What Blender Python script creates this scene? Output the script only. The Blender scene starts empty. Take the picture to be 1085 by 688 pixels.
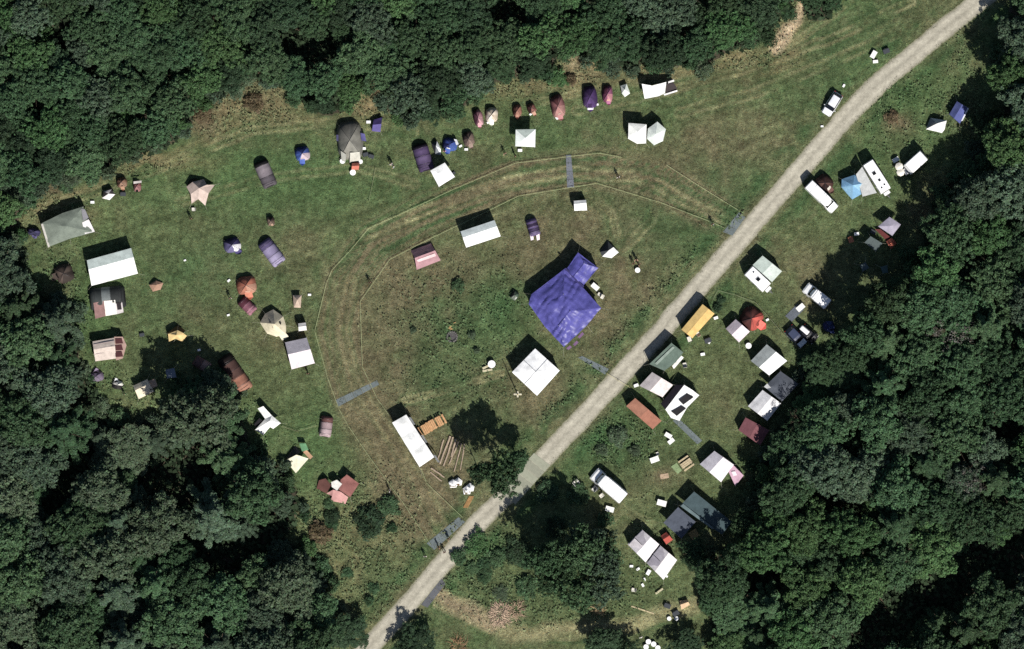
import bpy, bmesh, math, random
import numpy as np
from mathutils import Vector, Matrix, noise
R = math.radians
S = 7.0            # photo pixels per metre
H = 1000.0         # height of the camera above the field, metres
sc = bpy.context.scene
C = sc.collection
random.seed(7)

HS = 1.15          # all cloth heights are measured from shadows and share this factor
def P(px, py, h=0.0):
    h *= HS
    s = (1 - h / H) / S
    return Vector(((px - 542.5) * s, (344 - py) * s, h))

def lin(c):
    return tuple(((v / 255) / 12.92 if v / 255 <= .04045 else ((v / 255 + .055) / 1.055) ** 2.4) for v in c)

# ------------------------------------------------------------------ materials
MATS = {}
def new_mat(name):
    m = bpy.data.materials.new(name); m.use_nodes = True
    nt = m.node_tree
    return m, nt, nt.nodes['Principled BSDF']

def mat(rgb, kind='cloth'):
    """procedural material of one seen colour; kind picks the surface"""
    key = (tuple(rgb), kind)
    if key in MATS: return MATS[key]
    m, nt, b = new_mat('%s_%d_%d_%d' % ((kind,) + tuple(rgb)))
    L = nt.links; N = nt.nodes
    k = {'cloth': .86, 'tarpaulin': .86, 'paint': .9, 'metal': .9, 'plastic': .9, 'wood': .85, 'glass': 1, 'skin': .9, 'leaf': .9}[kind]
    base = lin(rgb); lum = .25 * base[0] + .65 * base[1] + .1 * base[2]; ds = .28 if kind == 'cloth' else .1
    base = tuple(min(.84, (v * (1 - ds) + lum * ds) * k) for v in base)
    tc = N.new('ShaderNodeTexCoord')
    n1 = N.new('ShaderNodeTexNoise'); n2 = N.new('ShaderNodeTexNoise')
    L.new(tc.outputs['Object'], n1.inputs['Vector']); L.new(tc.outputs['Object'], n2.inputs['Vector'])
    sc1, sc2, amp = {'cloth': (1.3, 9, .28), 'tarpaulin': (.8, 5, .3), 'paint': (.7, 6, .10), 'metal': (2, 20, .2), 'plastic': (2, 12, .15),
                     'wood': (3, 22, .45), 'glass': (1, 5, .1), 'skin': (3, 9, .1), 'leaf': (3, 9, .3)}[kind]
    n1.inputs['Scale'].default_value = sc1; n2.inputs['Scale'].default_value = sc2
    n1.inputs['Detail'].default_value = 4; n2.inputs['Detail'].default_value = 3
    ad = N.new('ShaderNodeMath'); ad.operation = 'ADD'
    L.new(n1.outputs['Fac'], ad.inputs[0]); L.new(n2.outputs['Fac'], ad.inputs[1])
    mr = N.new('ShaderNodeMapRange')
    mr.inputs['From Min'].default_value = .7; mr.inputs['From Max'].default_value = 1.3
    mr.inputs['To Min'].default_value = 1 - amp; mr.inputs['To Max'].default_value = 1 + amp * .5
    L.new(ad.outputs[0], mr.inputs['Value'])
    mx = N.new('ShaderNodeVectorMath'); mx.operation = 'SCALE'
    mx.inputs[0].default_value = base
    L.new(mr.outputs[0], mx.inputs['Scale'])
    L.new(mx.outputs[0], b.inputs['Base Color'])
    b.inputs['Roughness'].default_value = {'cloth': .8, 'tarpaulin': .42, 'paint': .35, 'metal': .45, 'plastic': .5, 'wood': .8, 'glass': .12, 'skin': .6, 'leaf': .7}[kind]
    b.inputs['Specular IOR Level'].default_value = {'cloth': .15, 'paint': .5, 'glass': .6}.get(kind, .3)
    if kind == 'metal': b.inputs['Metallic'].default_value = .5
    if kind in ('cloth', 'wood', 'tarpaulin'):
        bp = N.new('ShaderNodeBump'); bp.inputs['Strength'].default_value = .35; bp.inputs['Distance'].default_value = .05
        L.new(n1.outputs['Fac'], bp.inputs['Height']); L.new(bp.outputs[0], b.inputs['Normal'])
    MATS[key] = m
    return m

# ------------------------------------------------------------------ mesh builder
class MB:
    def __init__(s): s.v = []; s.f = []; s.m = []
    def face(s, pts, mi=0):
        k = len(s.v); s.v += [tuple(p) for p in pts]; s.f.append(tuple(range(k, k + len(pts)))); s.m.append(mi)
    def box(s, c, size, rz=0, mi=0, bev=0.0):
        cx, cy, cz = c; a, b, h = size[0] / 2, size[1] / 2, size[2] / 2
        cs, sn = math.cos(rz), math.sin(rz)
        if bev <= 0:
            ring = [(-a, -b), (a, -b), (a, b), (-a, b)]; prof = [(0, -h), (0, h)]
        else:
            e = bev; ring = [(-a + e, -b), (a - e, -b), (a, -b + e), (a, b - e), (a - e, b), (-a + e, b), (-a, b - e), (-a, -b + e)]
            prof = [(0, -h), (0, h - e), (e, h)]
        k = len(s.v); n = len(ring)
        for (ins, z) in prof:
            for (x, y) in ring:
                x2 = x * (1 - ins / a); y2 = y * (1 - ins / b)
                s.v.append((cx + x2 * cs - y2 * sn, cy + x2 * sn + y2 * cs, cz + z))
        for j in range(len(prof) - 1):
            for i in range(n):
                s.f.append((k + j * n + i, k + j * n + (i + 1) % n, k + (j + 1) * n + (i + 1) % n, k + (j + 1) * n + i)); s.m.append(mi)
        s.f.append(tuple(k + n - 1 - i for i in range(n))); s.m.append(mi)
        s.f.append(tuple(k + (len(prof) - 1) * n + i for i in range(n))); s.m.append(mi)
    def tube(s, pts, rad, n=6, mi=0, cap=True):
        pts = [Vector(p) for p in pts]
        rs = rad if isinstance(rad, (list, tuple)) else [rad] * len(pts)
        k = len(s.v)
        for i, p in enumerate(pts):
            d = (pts[min(i + 1, len(pts) - 1)] - pts[max(i - 1, 0)])
            d = d.normalized() if d.length > 1e-9 else Vector((0, 0, 1))
            u = d.cross(Vector((0, 0, 1)) if abs(d.z) < .9 else Vector((1, 0, 0))).normalized(); w = d.cross(u)
            for j in range(n):
                t = 2 * math.pi * j / n
                s.v.append(tuple(p + (u * math.cos(t) + w * math.sin(t)) * rs[i]))
        for i in range(len(pts) - 1):
            for j in range(n):
                s.f.append((k + i * n + j, k + i * n + (j + 1) % n, k + (i + 1) * n + (j + 1) % n, k + (i + 1) * n + j)); s.m.append(mi)
        if cap:
            s.f.append(tuple(k + j for j in reversed(range(n)))); s.m.append(mi)
            e = k + (len(pts) - 1) * n
            s.f.append(tuple(e + j for j in range(n))); s.m.append(mi)
    def disc(s, c, r, h, n=20, mi=0):
        s.tube([Vector(c), Vector(c) + Vector((0, 0, h))], r, n, mi)
    def build(s, name, mats, parent=None, smooth=False):
        me = bpy.data.meshes.new(name)
        off = parent['_o'] if parent is not None and '_o' in parent else (0, 0, 0)
        me.from_pydata([(x - off[0], y - off[1], z - off[2]) for x, y, z in s.v], [], s.f)
        if not isinstance(mats, (list, tuple)): mats = [mats]
        for m in mats: me.materials.append(m)
        if len(mats) > 1: me.polygons.foreach_set('material_index', s.m)
        if smooth: me.polygons.foreach_set('use_smooth', [True] * len(s.f))
        me.update()
        o = bpy.data.objects.new(name, me); C.objects.link(o)
        if parent is not None:
            o.parent = parent
            if '_o' in parent: o['_o'] = parent['_o']
        return o

def tag(o, label, cat, group=None, kind=None):
    o['label'] = label; o['category'] = cat
    if group: o['group'] = group
    if kind: o['kind'] = kind
    return o

LAND = []
def thing(name, label, cat, px=None, py=None, group=None, rz=0, land=None):
    o = bpy.data.objects.new(name, None); C.objects.link(o); o.empty_display_size = .3
    tag(o, label, cat, group)
    if px is not None:
        p = P(px, py); o.location = (p.x, p.y, 0); o['_o'] = (p.x, p.y, 0.0)
        if land: LAND.append((px, py, land))
    o.rotation_euler.z = rz
    return o

def struct(o):
    o['kind'] = 'structure'; return o

def copy_tree(o, parent=None):
    c = o.copy(); C.objects.link(c); c.parent = parent
    for ch in list(o.children): copy_tree(ch, c)
    return c

def put(proto, px, py, deg, label, cat, group=None, s=1.0):
    """first call moves the proto itself, later ones copy it"""
    if proto.name.startswith('cool_box'): s *= .82
    if proto.get('_used'): o = copy_tree(proto)
    else: o = proto
    o['_used'] = 1
    p = P(px, py); o.location = (p.x, p.y, 0); o.rotation_euler.z = R(deg); o.scale = (s, s, s)
    tag(o, label, cat)
    if group: o['group'] = group
    elif 'group' in o: del o['group']
    return o

# ------------------------------------------------------------------ cloth helpers
def sheet(name, T, verts, faces, rgb, cuts=3, wr=.05, sag=0.0, kind='cloth', smooth=True, flat3=False, seed=0, thick=0.012):
    """faces between photo points with heights, subdivided and slightly wrinkled cloth"""
    bm = bmesh.new()
    vs = [bm.verts.new(P(*v) if not flat3 else v) for v in verts]
    cols = rgb if isinstance(rgb, list) else [rgb]
    for i, f in enumerate(faces):
        try:
            fc = bm.faces.new([vs[j] for j in f]); fc.material_index = i % len(cols) if len(cols) > 1 else 0
        except ValueError: pass
    bmesh.ops.triangulate(bm, faces=[f for f in bm.faces if len(f.verts) > 4])
    if cuts: bmesh.ops.subdivide_edges(bm, edges=bm.edges[:], cuts=cuts, use_grid_fill=True)
    bm.normal_update()
    for v in bm.verts:
        edge = v.is_boundary
        n = noise.noise(Vector((v.co.x * .9 + seed, v.co.y * .9, v.co.z + seed))) + .5 * noise.noise(Vector((v.co.x * 2.3, v.co.y * 2.3 + seed, v.co.z)))
        if kind == 'tarpaulin':      # long pulled creases
            u_, w_ = v.co.x * .6 + v.co.y * .8, v.co.x * .8 - v.co.y * .6
            n = .3 * n + .8 * (1 - 2.4 * abs(noise.noise(Vector((u_ * .28 + seed, w_ * 1.1, seed))))) * .5 + .5 * noise.noise(Vector((u_ * 1.6, w_ * .5, seed + 9)))
        v.co += v.normal * n * wr * (.35 if edge else 1) * 1.6
        if sag and not edge: v.co.z -= sag
    bm.normal_update()
    if thick:
        ret = bmesh.ops.solidify(bm, geom=bm.faces[:], thickness=thick)
    off = Vector(T['_o']) if '_o' in T else Vector((0, 0, 0))
    for v in bm.verts: v.co -= off
    me = bpy.data.meshes.new(name); bm.to_mesh(me); bm.free()
    for c in cols: me.materials.append(mat(c, kind))
    o = bpy.data.objects.new(name, me); C.objects.link(o); o.parent = T
    if '_o' in T: o['_o'] = T['_o']
    if smooth:
        me.polygons.foreach_set('use_smooth', [True] * len(me.polygons))
        try: me.set_sharp_from_angle(angle=R(28))
        except Exception: pass
    return o

def wallring(T, pts, rgb, inset=.04, bottom=0.0, skip=(), name='wall'):
    """upright cloth walls under a ring of (px,py,h) eaves"""
    q = [P(*p) for p in pts]; c = sum(q, Vector()) / len(q)
    q = [Vector((c.x + (p.x - c.x) * (1 - inset), c.y + (p.y - c.y) * (1 - inset), p.z - .02)) for p in q]
    m = MB()
    for i in range(len(q)):
        if i in skip: continue
        a, b = q[i], q[(i + 1) % len(q)]
        n = 6
        for k in range(n):
            p0 = a.lerp(b, k / n); p1 = a.lerp(b, (k + 1) / n)
            d = .03 * (1 if k % 2 else -1)
            m.face([(p0.x, p0.y, bottom), (p1.x, p1.y, bottom), (p1.x + d, p1.y, (p1.z + bottom) / 2), (p0.x - d, p0.y, (p0.z + bottom) / 2)])
            m.face([(p0.x - d, p0.y, (p0.z + bottom) / 2), (p1.x + d, p1.y, (p1.z + bottom) / 2), tuple(p1), tuple(p0)])
    return m.build(name, mat(rgb), T)

def poles(T, pts, r=.03, rgb=(150, 150, 150), name='pole'):
    for p in pts:
        m = MB(); q = P(*p); m.tube([(q.x, q.y, 0), (q.x, q.y, q.z - .01)], r, 6); m.build(name, mat(rgb, 'metal'), T)

def guys(T, pts, reach=1.0, rgb=(190, 185, 160), center=None):
    """a rope and a peg from each of the (px,py,h) points outward"""
    q = [P(*p) for p in pts]; c = P(*center) if center else sum(q, Vector()) / len(q)
    for p in q:
        d = Vector((p.x - c.x, p.y - c.y, 0)).normalized() * reach
        e = Vector((p.x + d.x, p.y + d.y, .03))
        m = MB(); m.tube([p, e], .012, 4); g = m.build('guy_rope', mat(rgb), T)
        m = MB(); m.tube([(e.x + d.x * .04, e.y + d.y * .04, .12), (e.x, e.y, -.02)], .015, 5); m.build('peg', mat((120, 120, 120), 'metal'), g)

def cen(q):
    return sum(p[0] for p in q) / len(q), sum(p[1] for p in q) / len(q)

# ------------------------------------------------------------------ tents
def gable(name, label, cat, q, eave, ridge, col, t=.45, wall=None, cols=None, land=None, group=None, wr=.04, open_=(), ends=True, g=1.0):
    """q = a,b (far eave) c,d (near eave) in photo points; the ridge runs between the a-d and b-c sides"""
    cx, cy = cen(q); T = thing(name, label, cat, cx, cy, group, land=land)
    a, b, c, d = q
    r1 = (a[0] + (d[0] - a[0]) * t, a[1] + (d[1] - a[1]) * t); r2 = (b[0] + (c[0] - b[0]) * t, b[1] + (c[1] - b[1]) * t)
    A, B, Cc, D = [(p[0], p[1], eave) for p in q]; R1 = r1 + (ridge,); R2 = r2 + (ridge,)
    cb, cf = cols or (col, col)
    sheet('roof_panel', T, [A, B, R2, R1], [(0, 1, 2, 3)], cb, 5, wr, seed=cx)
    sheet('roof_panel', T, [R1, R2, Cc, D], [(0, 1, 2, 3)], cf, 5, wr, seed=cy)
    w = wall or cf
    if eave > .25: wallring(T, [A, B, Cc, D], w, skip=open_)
    if ends:
        for i, (u, v, r) in enumerate(((A, D, R1), (B, Cc, R2))):
            sheet('gable_end', T, [u[:2] + (eave,), v[:2] + (eave,), r], [(0, 1, 2)], w, 2, .01, thick=0)
    poles(T, [R1, R2])
    m = MB(); m.tube([P(r1[0], r1[1], ridge - .03), P(r2[0], r2[1], ridge - .03)], .025, 5); m.build('ridge_pole', mat((140, 140, 140), 'metal'), T)
    guys(T, [A, B, Cc, D], g)
    return T

def canopy(name, label, cat, q, eave, peak, col, cols=None, land=None, legs=True, valance=.22, wr=.03, walls=None, group=None):
    cx, cy = cen(q); T = thing(name, label, cat, cx, cy, group, land=land)
    n = len(q); E = [(p[0], p[1], eave) for p in q]
    sheet('canopy', T, E + [(cx, cy, peak)], [(i, (i + 1) % n, n) for i in range(n)], cols or col, 4, wr, seed=cx)
    m = MB(); qq = [P(*e) for e in E]
    for i in range(n):
        a, b = qq[i], qq[(i + 1) % n]
        m.face([(a.x, a.y, a.z - valance), (b.x, b.y, a.z - valance), (b.x, b.y, a.z - .015), (a.x, a.y, a.z - .015)])
    m.build('valance', mat(col), T)
    if walls: wallring(T, E, walls)
    if legs:
        for e in qq:
            m = MB(); x = cx_ = P(cx, cy, 0); e2 = e.lerp(Vector((x.x, x.y, e.z)), .03)
            m.tube([(e2.x, e2.y, 0), (e2.x, e2.y, e.z - .02)], .03, 6); m.box((e2.x, e2.y, .02), (.14, .14, .02)); m.build('leg', mat((170, 170, 170), 'metal'), T)
    return T

def dome(name, label, cat, cx, cy, lx, ly, ang, h, cols, door=None, group=None, land=None, doorcol=(25, 22, 25), p=2.3, porch=None, sq=.10):
    """curved fly over two crossed poles; lx, ly photo pixels across, ang degrees from the photo's x axis"""
    T = thing(name, label, cat, cx, cy, group, land=land); c = P(cx, cy); h *= 1.2
    a, b, th = lx / 2 / S, ly / 2 / S, R(ang); na, nr = 40, 9
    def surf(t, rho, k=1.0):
        rr = rho * (.93 / (abs(math.cos(t)) ** 3 + abs(math.sin(t)) ** 3) ** (1 / 3) * (1 + .10 * noise.noise(Vector((math.cos(t) * 1.7 + cx, math.sin(t) * 1.7 + cy, 0))) * rho)) * k
        x, y = a * rr * math.cos(t), b * rr * math.sin(t)
        z = h * k * max(0, 1 - rho ** p) ** (1 / 1.75) - .09 * h * abs(math.cos(2 * t)) * math.sin(math.pi * rho)
        z += .09 * noise.noise(Vector((cx + x * 1.9, cy + y * 1.9, 0))) * rho
        return (c.x + x * math.cos(th) - y * math.sin(th), c.y + x * math.sin(th) + y * math.cos(th), max(0.0, z))
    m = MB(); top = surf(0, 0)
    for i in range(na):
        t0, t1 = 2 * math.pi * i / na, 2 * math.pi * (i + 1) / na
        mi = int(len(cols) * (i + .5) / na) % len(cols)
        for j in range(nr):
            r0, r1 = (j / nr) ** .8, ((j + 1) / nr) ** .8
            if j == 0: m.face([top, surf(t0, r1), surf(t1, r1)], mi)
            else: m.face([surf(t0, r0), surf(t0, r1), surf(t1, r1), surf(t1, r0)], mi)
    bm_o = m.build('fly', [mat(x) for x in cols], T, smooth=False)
    bm = bmesh.new(); bm.from_mesh(bm_o.data); bmesh.ops.remove_doubles(bm, verts=bm.verts, dist=.003)
    for f in bm.faces: f.smooth = True
    bm.to_mesh(bm_o.data); bm.free()
    for q in (math.pi / 4, 3 * math.pi / 4):
        m = MB(); pts = [surf(q + (0 if r >= 0 else math.pi), abs(r), 1.015) for r in np.linspace(-1, 1, 17)]
        m.tube(pts, .018, 5); m.build('pole', mat((70, 70, 75), 'metal'), T)
    if door is not None:
        dt = R(door - ang); m = MB()
        for i in range(5):
            t0, t1 = dt - .34 + .136 * i, dt - .34 + .136 * (i + 1)
            for j in range(3):
                r0, r1 = .62 + .12 * j, .62 + .12 * (j + 1)
                m.face([surf(t0, r0, 1.02), surf(t0, r1, 1.02), surf(t1, r1, 1.02), surf(t1, r0, 1.02)])
        m.build('door', mat(doorcol), T)
    if porch is None and door is not None and lx > 9.5: porch = (tuple(min(255, int(v * 1.18 + 14)) for v in cols[0]), .75 * min(lx, ly) / 2 / S)
    if porch:
        dt = R((door or 0) - ang); d = R(door or 0); A = surf(dt - .45, .78, 1.02); B = surf(dt + .45, .78, 1.02)
        e = Vector((math.cos(d), math.sin(d), 0)) * porch[1]
        sheet('porch', T, [A, B, (B[0] + e.x * .8, B[1] + e.y * .8, .12), ((A[0] + B[0]) / 2 + e.x * 1.1, (A[1] + B[1]) / 2 + e.y * 1.1, .4), (A[0] + e.x * .7, A[1] + e.y * .7, .1)], [(0, 1, 2, 3, 4)], porch[0], 3, .03, flat3=True, thick=0.01)
    gp = []
    for q in (math.pi / 4, 3 * math.pi / 4, 5 * math.pi / 4, 7 * math.pi / 4):
        s = surf(q, .8); e = surf(q, 1.25); m = MB(); m.tube([s, (e[0], e[1], .02)], .01, 4); m.build('guy_rope', mat((180, 175, 150)), T)
    return T

def tunnel(name, label, cat, p1, p2, w, h, segs, door=1, group=None, land=None, doorcol=(25, 22, 25), taper=.16):
    """half-round fly on hoops, from p1 to p2 (photo points), w pixels wide; segs = (t0, t1, colour)"""
    cx, cy = (p1[0] + p2[0]) / 2, (p1[1] + p2[1]) / 2
    T = thing(name, label, cat, cx, cy, group, land=land)
    a, b = P(*p1), P(*p2); d = b - a; u = d.normalized(); s = Vector((-u.y, u.x, 0)); W = w / 2 / S; h *= 1.2
    def sec(t, f, k=1.0):
        e = 1.0
        if t < taper: e = math.sqrt(max(0, 1 - ((taper - t) / taper) ** 2)) * .8 + .2
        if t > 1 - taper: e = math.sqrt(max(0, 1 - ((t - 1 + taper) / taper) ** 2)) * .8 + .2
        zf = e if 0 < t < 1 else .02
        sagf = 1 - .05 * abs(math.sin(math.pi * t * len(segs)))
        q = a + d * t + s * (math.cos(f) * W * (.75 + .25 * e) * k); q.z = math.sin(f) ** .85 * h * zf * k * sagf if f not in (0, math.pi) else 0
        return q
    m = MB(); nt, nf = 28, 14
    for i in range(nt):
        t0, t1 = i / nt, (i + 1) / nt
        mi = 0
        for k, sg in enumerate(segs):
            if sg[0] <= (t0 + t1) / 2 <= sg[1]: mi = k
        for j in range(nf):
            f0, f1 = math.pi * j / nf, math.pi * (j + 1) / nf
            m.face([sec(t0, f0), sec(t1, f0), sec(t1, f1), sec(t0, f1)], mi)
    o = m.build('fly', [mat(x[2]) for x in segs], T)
    bm = bmesh.new(); bm.from_mesh(o.data); bmesh.ops.remove_doubles(bm, verts=bm.verts, dist=.003)
    for f in bm.faces: f.smooth = True
    for v in bm.verts: v.co.z = max(0, v.co.z + .03 * noise.noise(v.co * 2.2 + Vector((cx, cy, 0))))
    bm.to_mesh(o.data); bm.free()
    hoops = sorted({taper} | {sg[1] for sg in segs[:-1]} | {1 - taper})
    for t in hoops:
        m = MB(); m.tube([sec(t, math.pi * j / 12, 1.015) for j in range(13)], .02, 5); m.build('pole', mat((75, 72, 75), 'metal'), T)
    m = MB(); t = 1 - taper * .6 if door > 0 else taper * .6; t2 = .995 if door > 0 else .005
    for j in range(4):
        f0, f1 = math.pi * (.32 + .09 * j), math.pi * (.32 + .09 * (j + 1))
        m.face([sec(t, f0, 1.03), sec(t2, f0, 1.03), sec(t2, f1, 1.03), sec(t, f1, 1.03)])
    m.build('door', mat(doorcol), T)
    for t, sg in ((taper, 1), (taper, -1), (1 - taper, 1), (1 - taper, -1)):
        p = sec(t, math.pi * (.3 if sg > 0 else .7)); e = p + s * sg * .9; e.z = .02
        m = MB(); m.tube([p, e], .01, 4); m.build('guy_rope', mat((180, 175, 150)), T)
    return T

def tarp(name, label, cat, pts, col, faces=None, extra=(), cuts=4, wr=.08, pole_at=None, g=.9, land=None, group=None, part='sheet', sag=0):
    """free hung sheet over given (px,py,h) points, with poles and ropes"""
    cx, cy = cen(pts); T = thing(name, label, cat, cx, cy, group, land=land)
    allp = list(pts) + list(extra)
    sheet(part, T, allp, faces or [tuple(range(len(pts)))], col, cuts, wr, seed=cx, sag=sag)
    hp = [p for p in pts if p[2] > .7] if pole_at is None else pole_at
    if hp: poles(T, hp)
    if g and hp: guys(T, hp, g, center=(cx, cy, 0))
    return T
# ------------------------------------------------------------------ vehicles
def section_body(m, secs, mi=0):
    """loft of rounded sections (x, zlo, zhi, half width low, half width high)"""
    rings = []
    for (x, zl, zh, wl, wh) in secs:
        pts = []
        hgt = zh - zl; r = min(.12, hgt * .4)
        pr = [(-wl + .04, zl), (-wl, zl + r), (-(wl + (wh - wl) * .45), zl + hgt * .5), (-wh, zh - r), (-wh + r * .5, zh - r * .2), (-wh * .5, zh + .02)]
        pts = pr + [(-y, z) for y, z in reversed(pr)]
        rings.append([(x, y, z) for y, z in pts])
    k = len(m.v); n = len(rings[0])
    for rg in rings: m.v += rg
    for i in range(len(rings) - 1):
        for j in range(n):
            m.f.append((k + i * n + j, k + i * n + (j + 1) % n, k + (i + 1) * n + (j + 1) % n, k + (i + 1) * n + j)); m.m.append(mi)
    m.f.append(tuple(k + j for j in reversed(range(n)))); m.m.append(mi)
    e = k + (len(rings) - 1) * n; m.f.append(tuple(e + j for j in range(n))); m.m.append(mi)

def wheels(T, xs, half, r=.33):
    for x in xs:
        for sg in (-1, 1):
            m = MB(); m.tube([(x, sg * (half - .2), r), (x, sg * half, r)], r, 18); w = m.build('wheel', mat((28, 28, 30), 'plastic'), T)
            m = MB(); m.tube([(x, sg * (half - .05), r), (x, sg * (half + .012), r)], r * .6, 12); m.build('rim', mat((160, 160, 165), 'metal'), w)

def vehicle_base(name, label, cat, nose, tail, land=None):
    cx, cy = (nose[0] + tail[0]) / 2, (nose[1] + tail[1]) / 2
    T = thing(name, label, cat, cx, cy, land=land); del T['_o']
    d = P(*nose) - P(*tail); T.rotation_euler.z = math.atan2(d.y, d.x)
    return T, d.length

def lamps(T, L, W, z, nm='headlight', x=None, col=(220, 220, 215)):
    for sg in (-1, 1):
        m = MB(); m.box((x, sg * (W - .2), z), (.06, .3, .16), 0, 0, .02); m.build(nm, mat(col, 'plastic'), T)

def van(name, label, nose, tail, wpx, col=(250, 250, 250), hgt=2.3, land=None, dark_nose=False):
    T, L = vehicle_base(name, label, 'van', nose, tail, land); W = wpx / 2 / S; l = L / 2
    m = MB()
    section_body(m, [(-l, .45, hgt - .25, W * .93, W * .82), (-l + .12, .32, hgt - .04, W, W * .88), (-l * .3, .3, hgt, W, W * .9), (l - 2.0, .3, hgt - .02, W, W * .88),
                     (l - 1.55, .3, hgt - .12, W, W * .82), (l - .95, .3, 1.22, W, W * .88), (l - .25, .3, 1.0, W * .97, W * .82), (l - .04, .4, .8, W * .85, W * .7), (l, .45, .7, W * .7, W * .6)])
    m.build('body', mat(col, 'paint'), T)
    g = mat((22, 26, 34), 'glass')
    m = MB(); m.face([(l - 1.58, -W * .72, hgt - .13), (l - .97, -W * .8, 1.27), (l - .97, W * .8, 1.27), (l - 1.58, W * .72, hgt - .13)])
    m.face([(l - 1.58, -W * .72, hgt - .10), (l - 1.58, W * .72, hgt - .10), (l - .97, W * .8, 1.30), (l - .97, -W * .8, 1.30)])
    m.build('windscreen', g, T)
    if dark_nose:
        m = MB(); m.box((l - 1.9, 0, hgt + .05), (.5, W * 1.3, .06), 0, 0, .02); m.build('roof_vent', mat((40, 42, 48), 'plastic'), T)
    for sg in (-1, 1):
        m = MB(); y = sg * (W + .012)
        m.face([(l - 2.3, y, 1.25), (l - 1.25, y, 1.25), (l - 1.65, sg * W * .93 + sg * .012, 1.85), (l - 2.3, sg * W * .93 + sg * .012, 1.85)]); m.build('side_window', g, T)
        m = MB(); m.box((l - 1.2, sg * (W + .14), 1.35), (.1, .2, .28), 0, 0, .02); m.build('mirror', mat((35, 35, 38), 'plastic'), T)
    m = MB(); m.box((-l - .012, 0, hgt * .68), (.02, W * 1.4, .5)); m.build('rear_window', g, T)
    for x in (-l * .6, 0, l * .15):
        m = MB(); m.box((x, 0, hgt + .035), (.05, W * 1.7, .03)); m.build('roof_rib', mat(col, 'paint'), T)
    lamps(T, L, W, .8, 'headlight', l - .12); lamps(T, L, W, .9, 'tail_light', -l - .01, (150, 20, 20))
    m = MB(); m.box((l - .02, 0, .45), (.12, W * 1.7, .2), 0, 0, .03); m.build('bumper', mat((60, 60, 62), 'plastic'), T)
    wheels(T, (-l * .58, l * .6), W)
    return T

def car(name, label, nose, tail, wpx, col, estate=True, land=None, glassroof=False):
    T, L = vehicle_base(name, label, 'car', nose, tail, land); W = wpx / 2 / S; l = L / 2
    m = MB()
    section_body(m, [(-l, .4, .75, W * .8, W * .75), (-l + .1, .28, .95, W * .95, W * .85), (-l * .5, .25, 1.0, W, W * .9), (0, .25, .98, W, W * .9), (l * .45, .25, .95, W, W * .88), (l - .3, .28, .8, W * .95, W * .8), (l, .4, .6, W * .75, W * .65)])
    b = m.build('body', mat(col, 'paint'), T)
    m = MB(); xr = -l + .25 if estate else -l + .7
    section_body(m, [(xr - .12, .95, 1.05, W * .85, W * .7), (xr + .3, .9, 1.42, W * .86, W * .66), (0, .9, 1.48, W * .87, W * .68), (l * .22, .9, 1.42, W * .86, W * .64), (l * .52, .9, 1.0, W * .84, W * .7)])
    g = mat((18, 20, 26), 'glass'); m.build('window_band', g, T)
    m = MB(); section_body(m, [(xr + .3, 1.38, 1.46, W * .67, W * .62), (0, 1.42, 1.52, W * .69, W * .66), (l * .2, 1.38, 1.46, W * .66, W * .6)])
    m.build('roof', mat(col, 'paint'), T)
    if glassroof:
        m = MB(); m.box((.05, 0, 1.55), (1.3, W * 1.0, .02), 0, 0, .01); m.build('sunroof', g, T)
    for sg in (-1, 1):
        m = MB(); m.box((l * .38, sg * (W + .08), 1.0), (.1, .16, .14), 0, 0, .02); m.build('mirror', mat(col, 'paint'), T)
    lamps(T, L, W, .68, 'headlight', l - .14); lamps(T, L, W, .8, 'tail_light', -l - .01, (150, 20, 20))
    wheels(T, (-l * .6, l * .6), W, .31)
    return T

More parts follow.
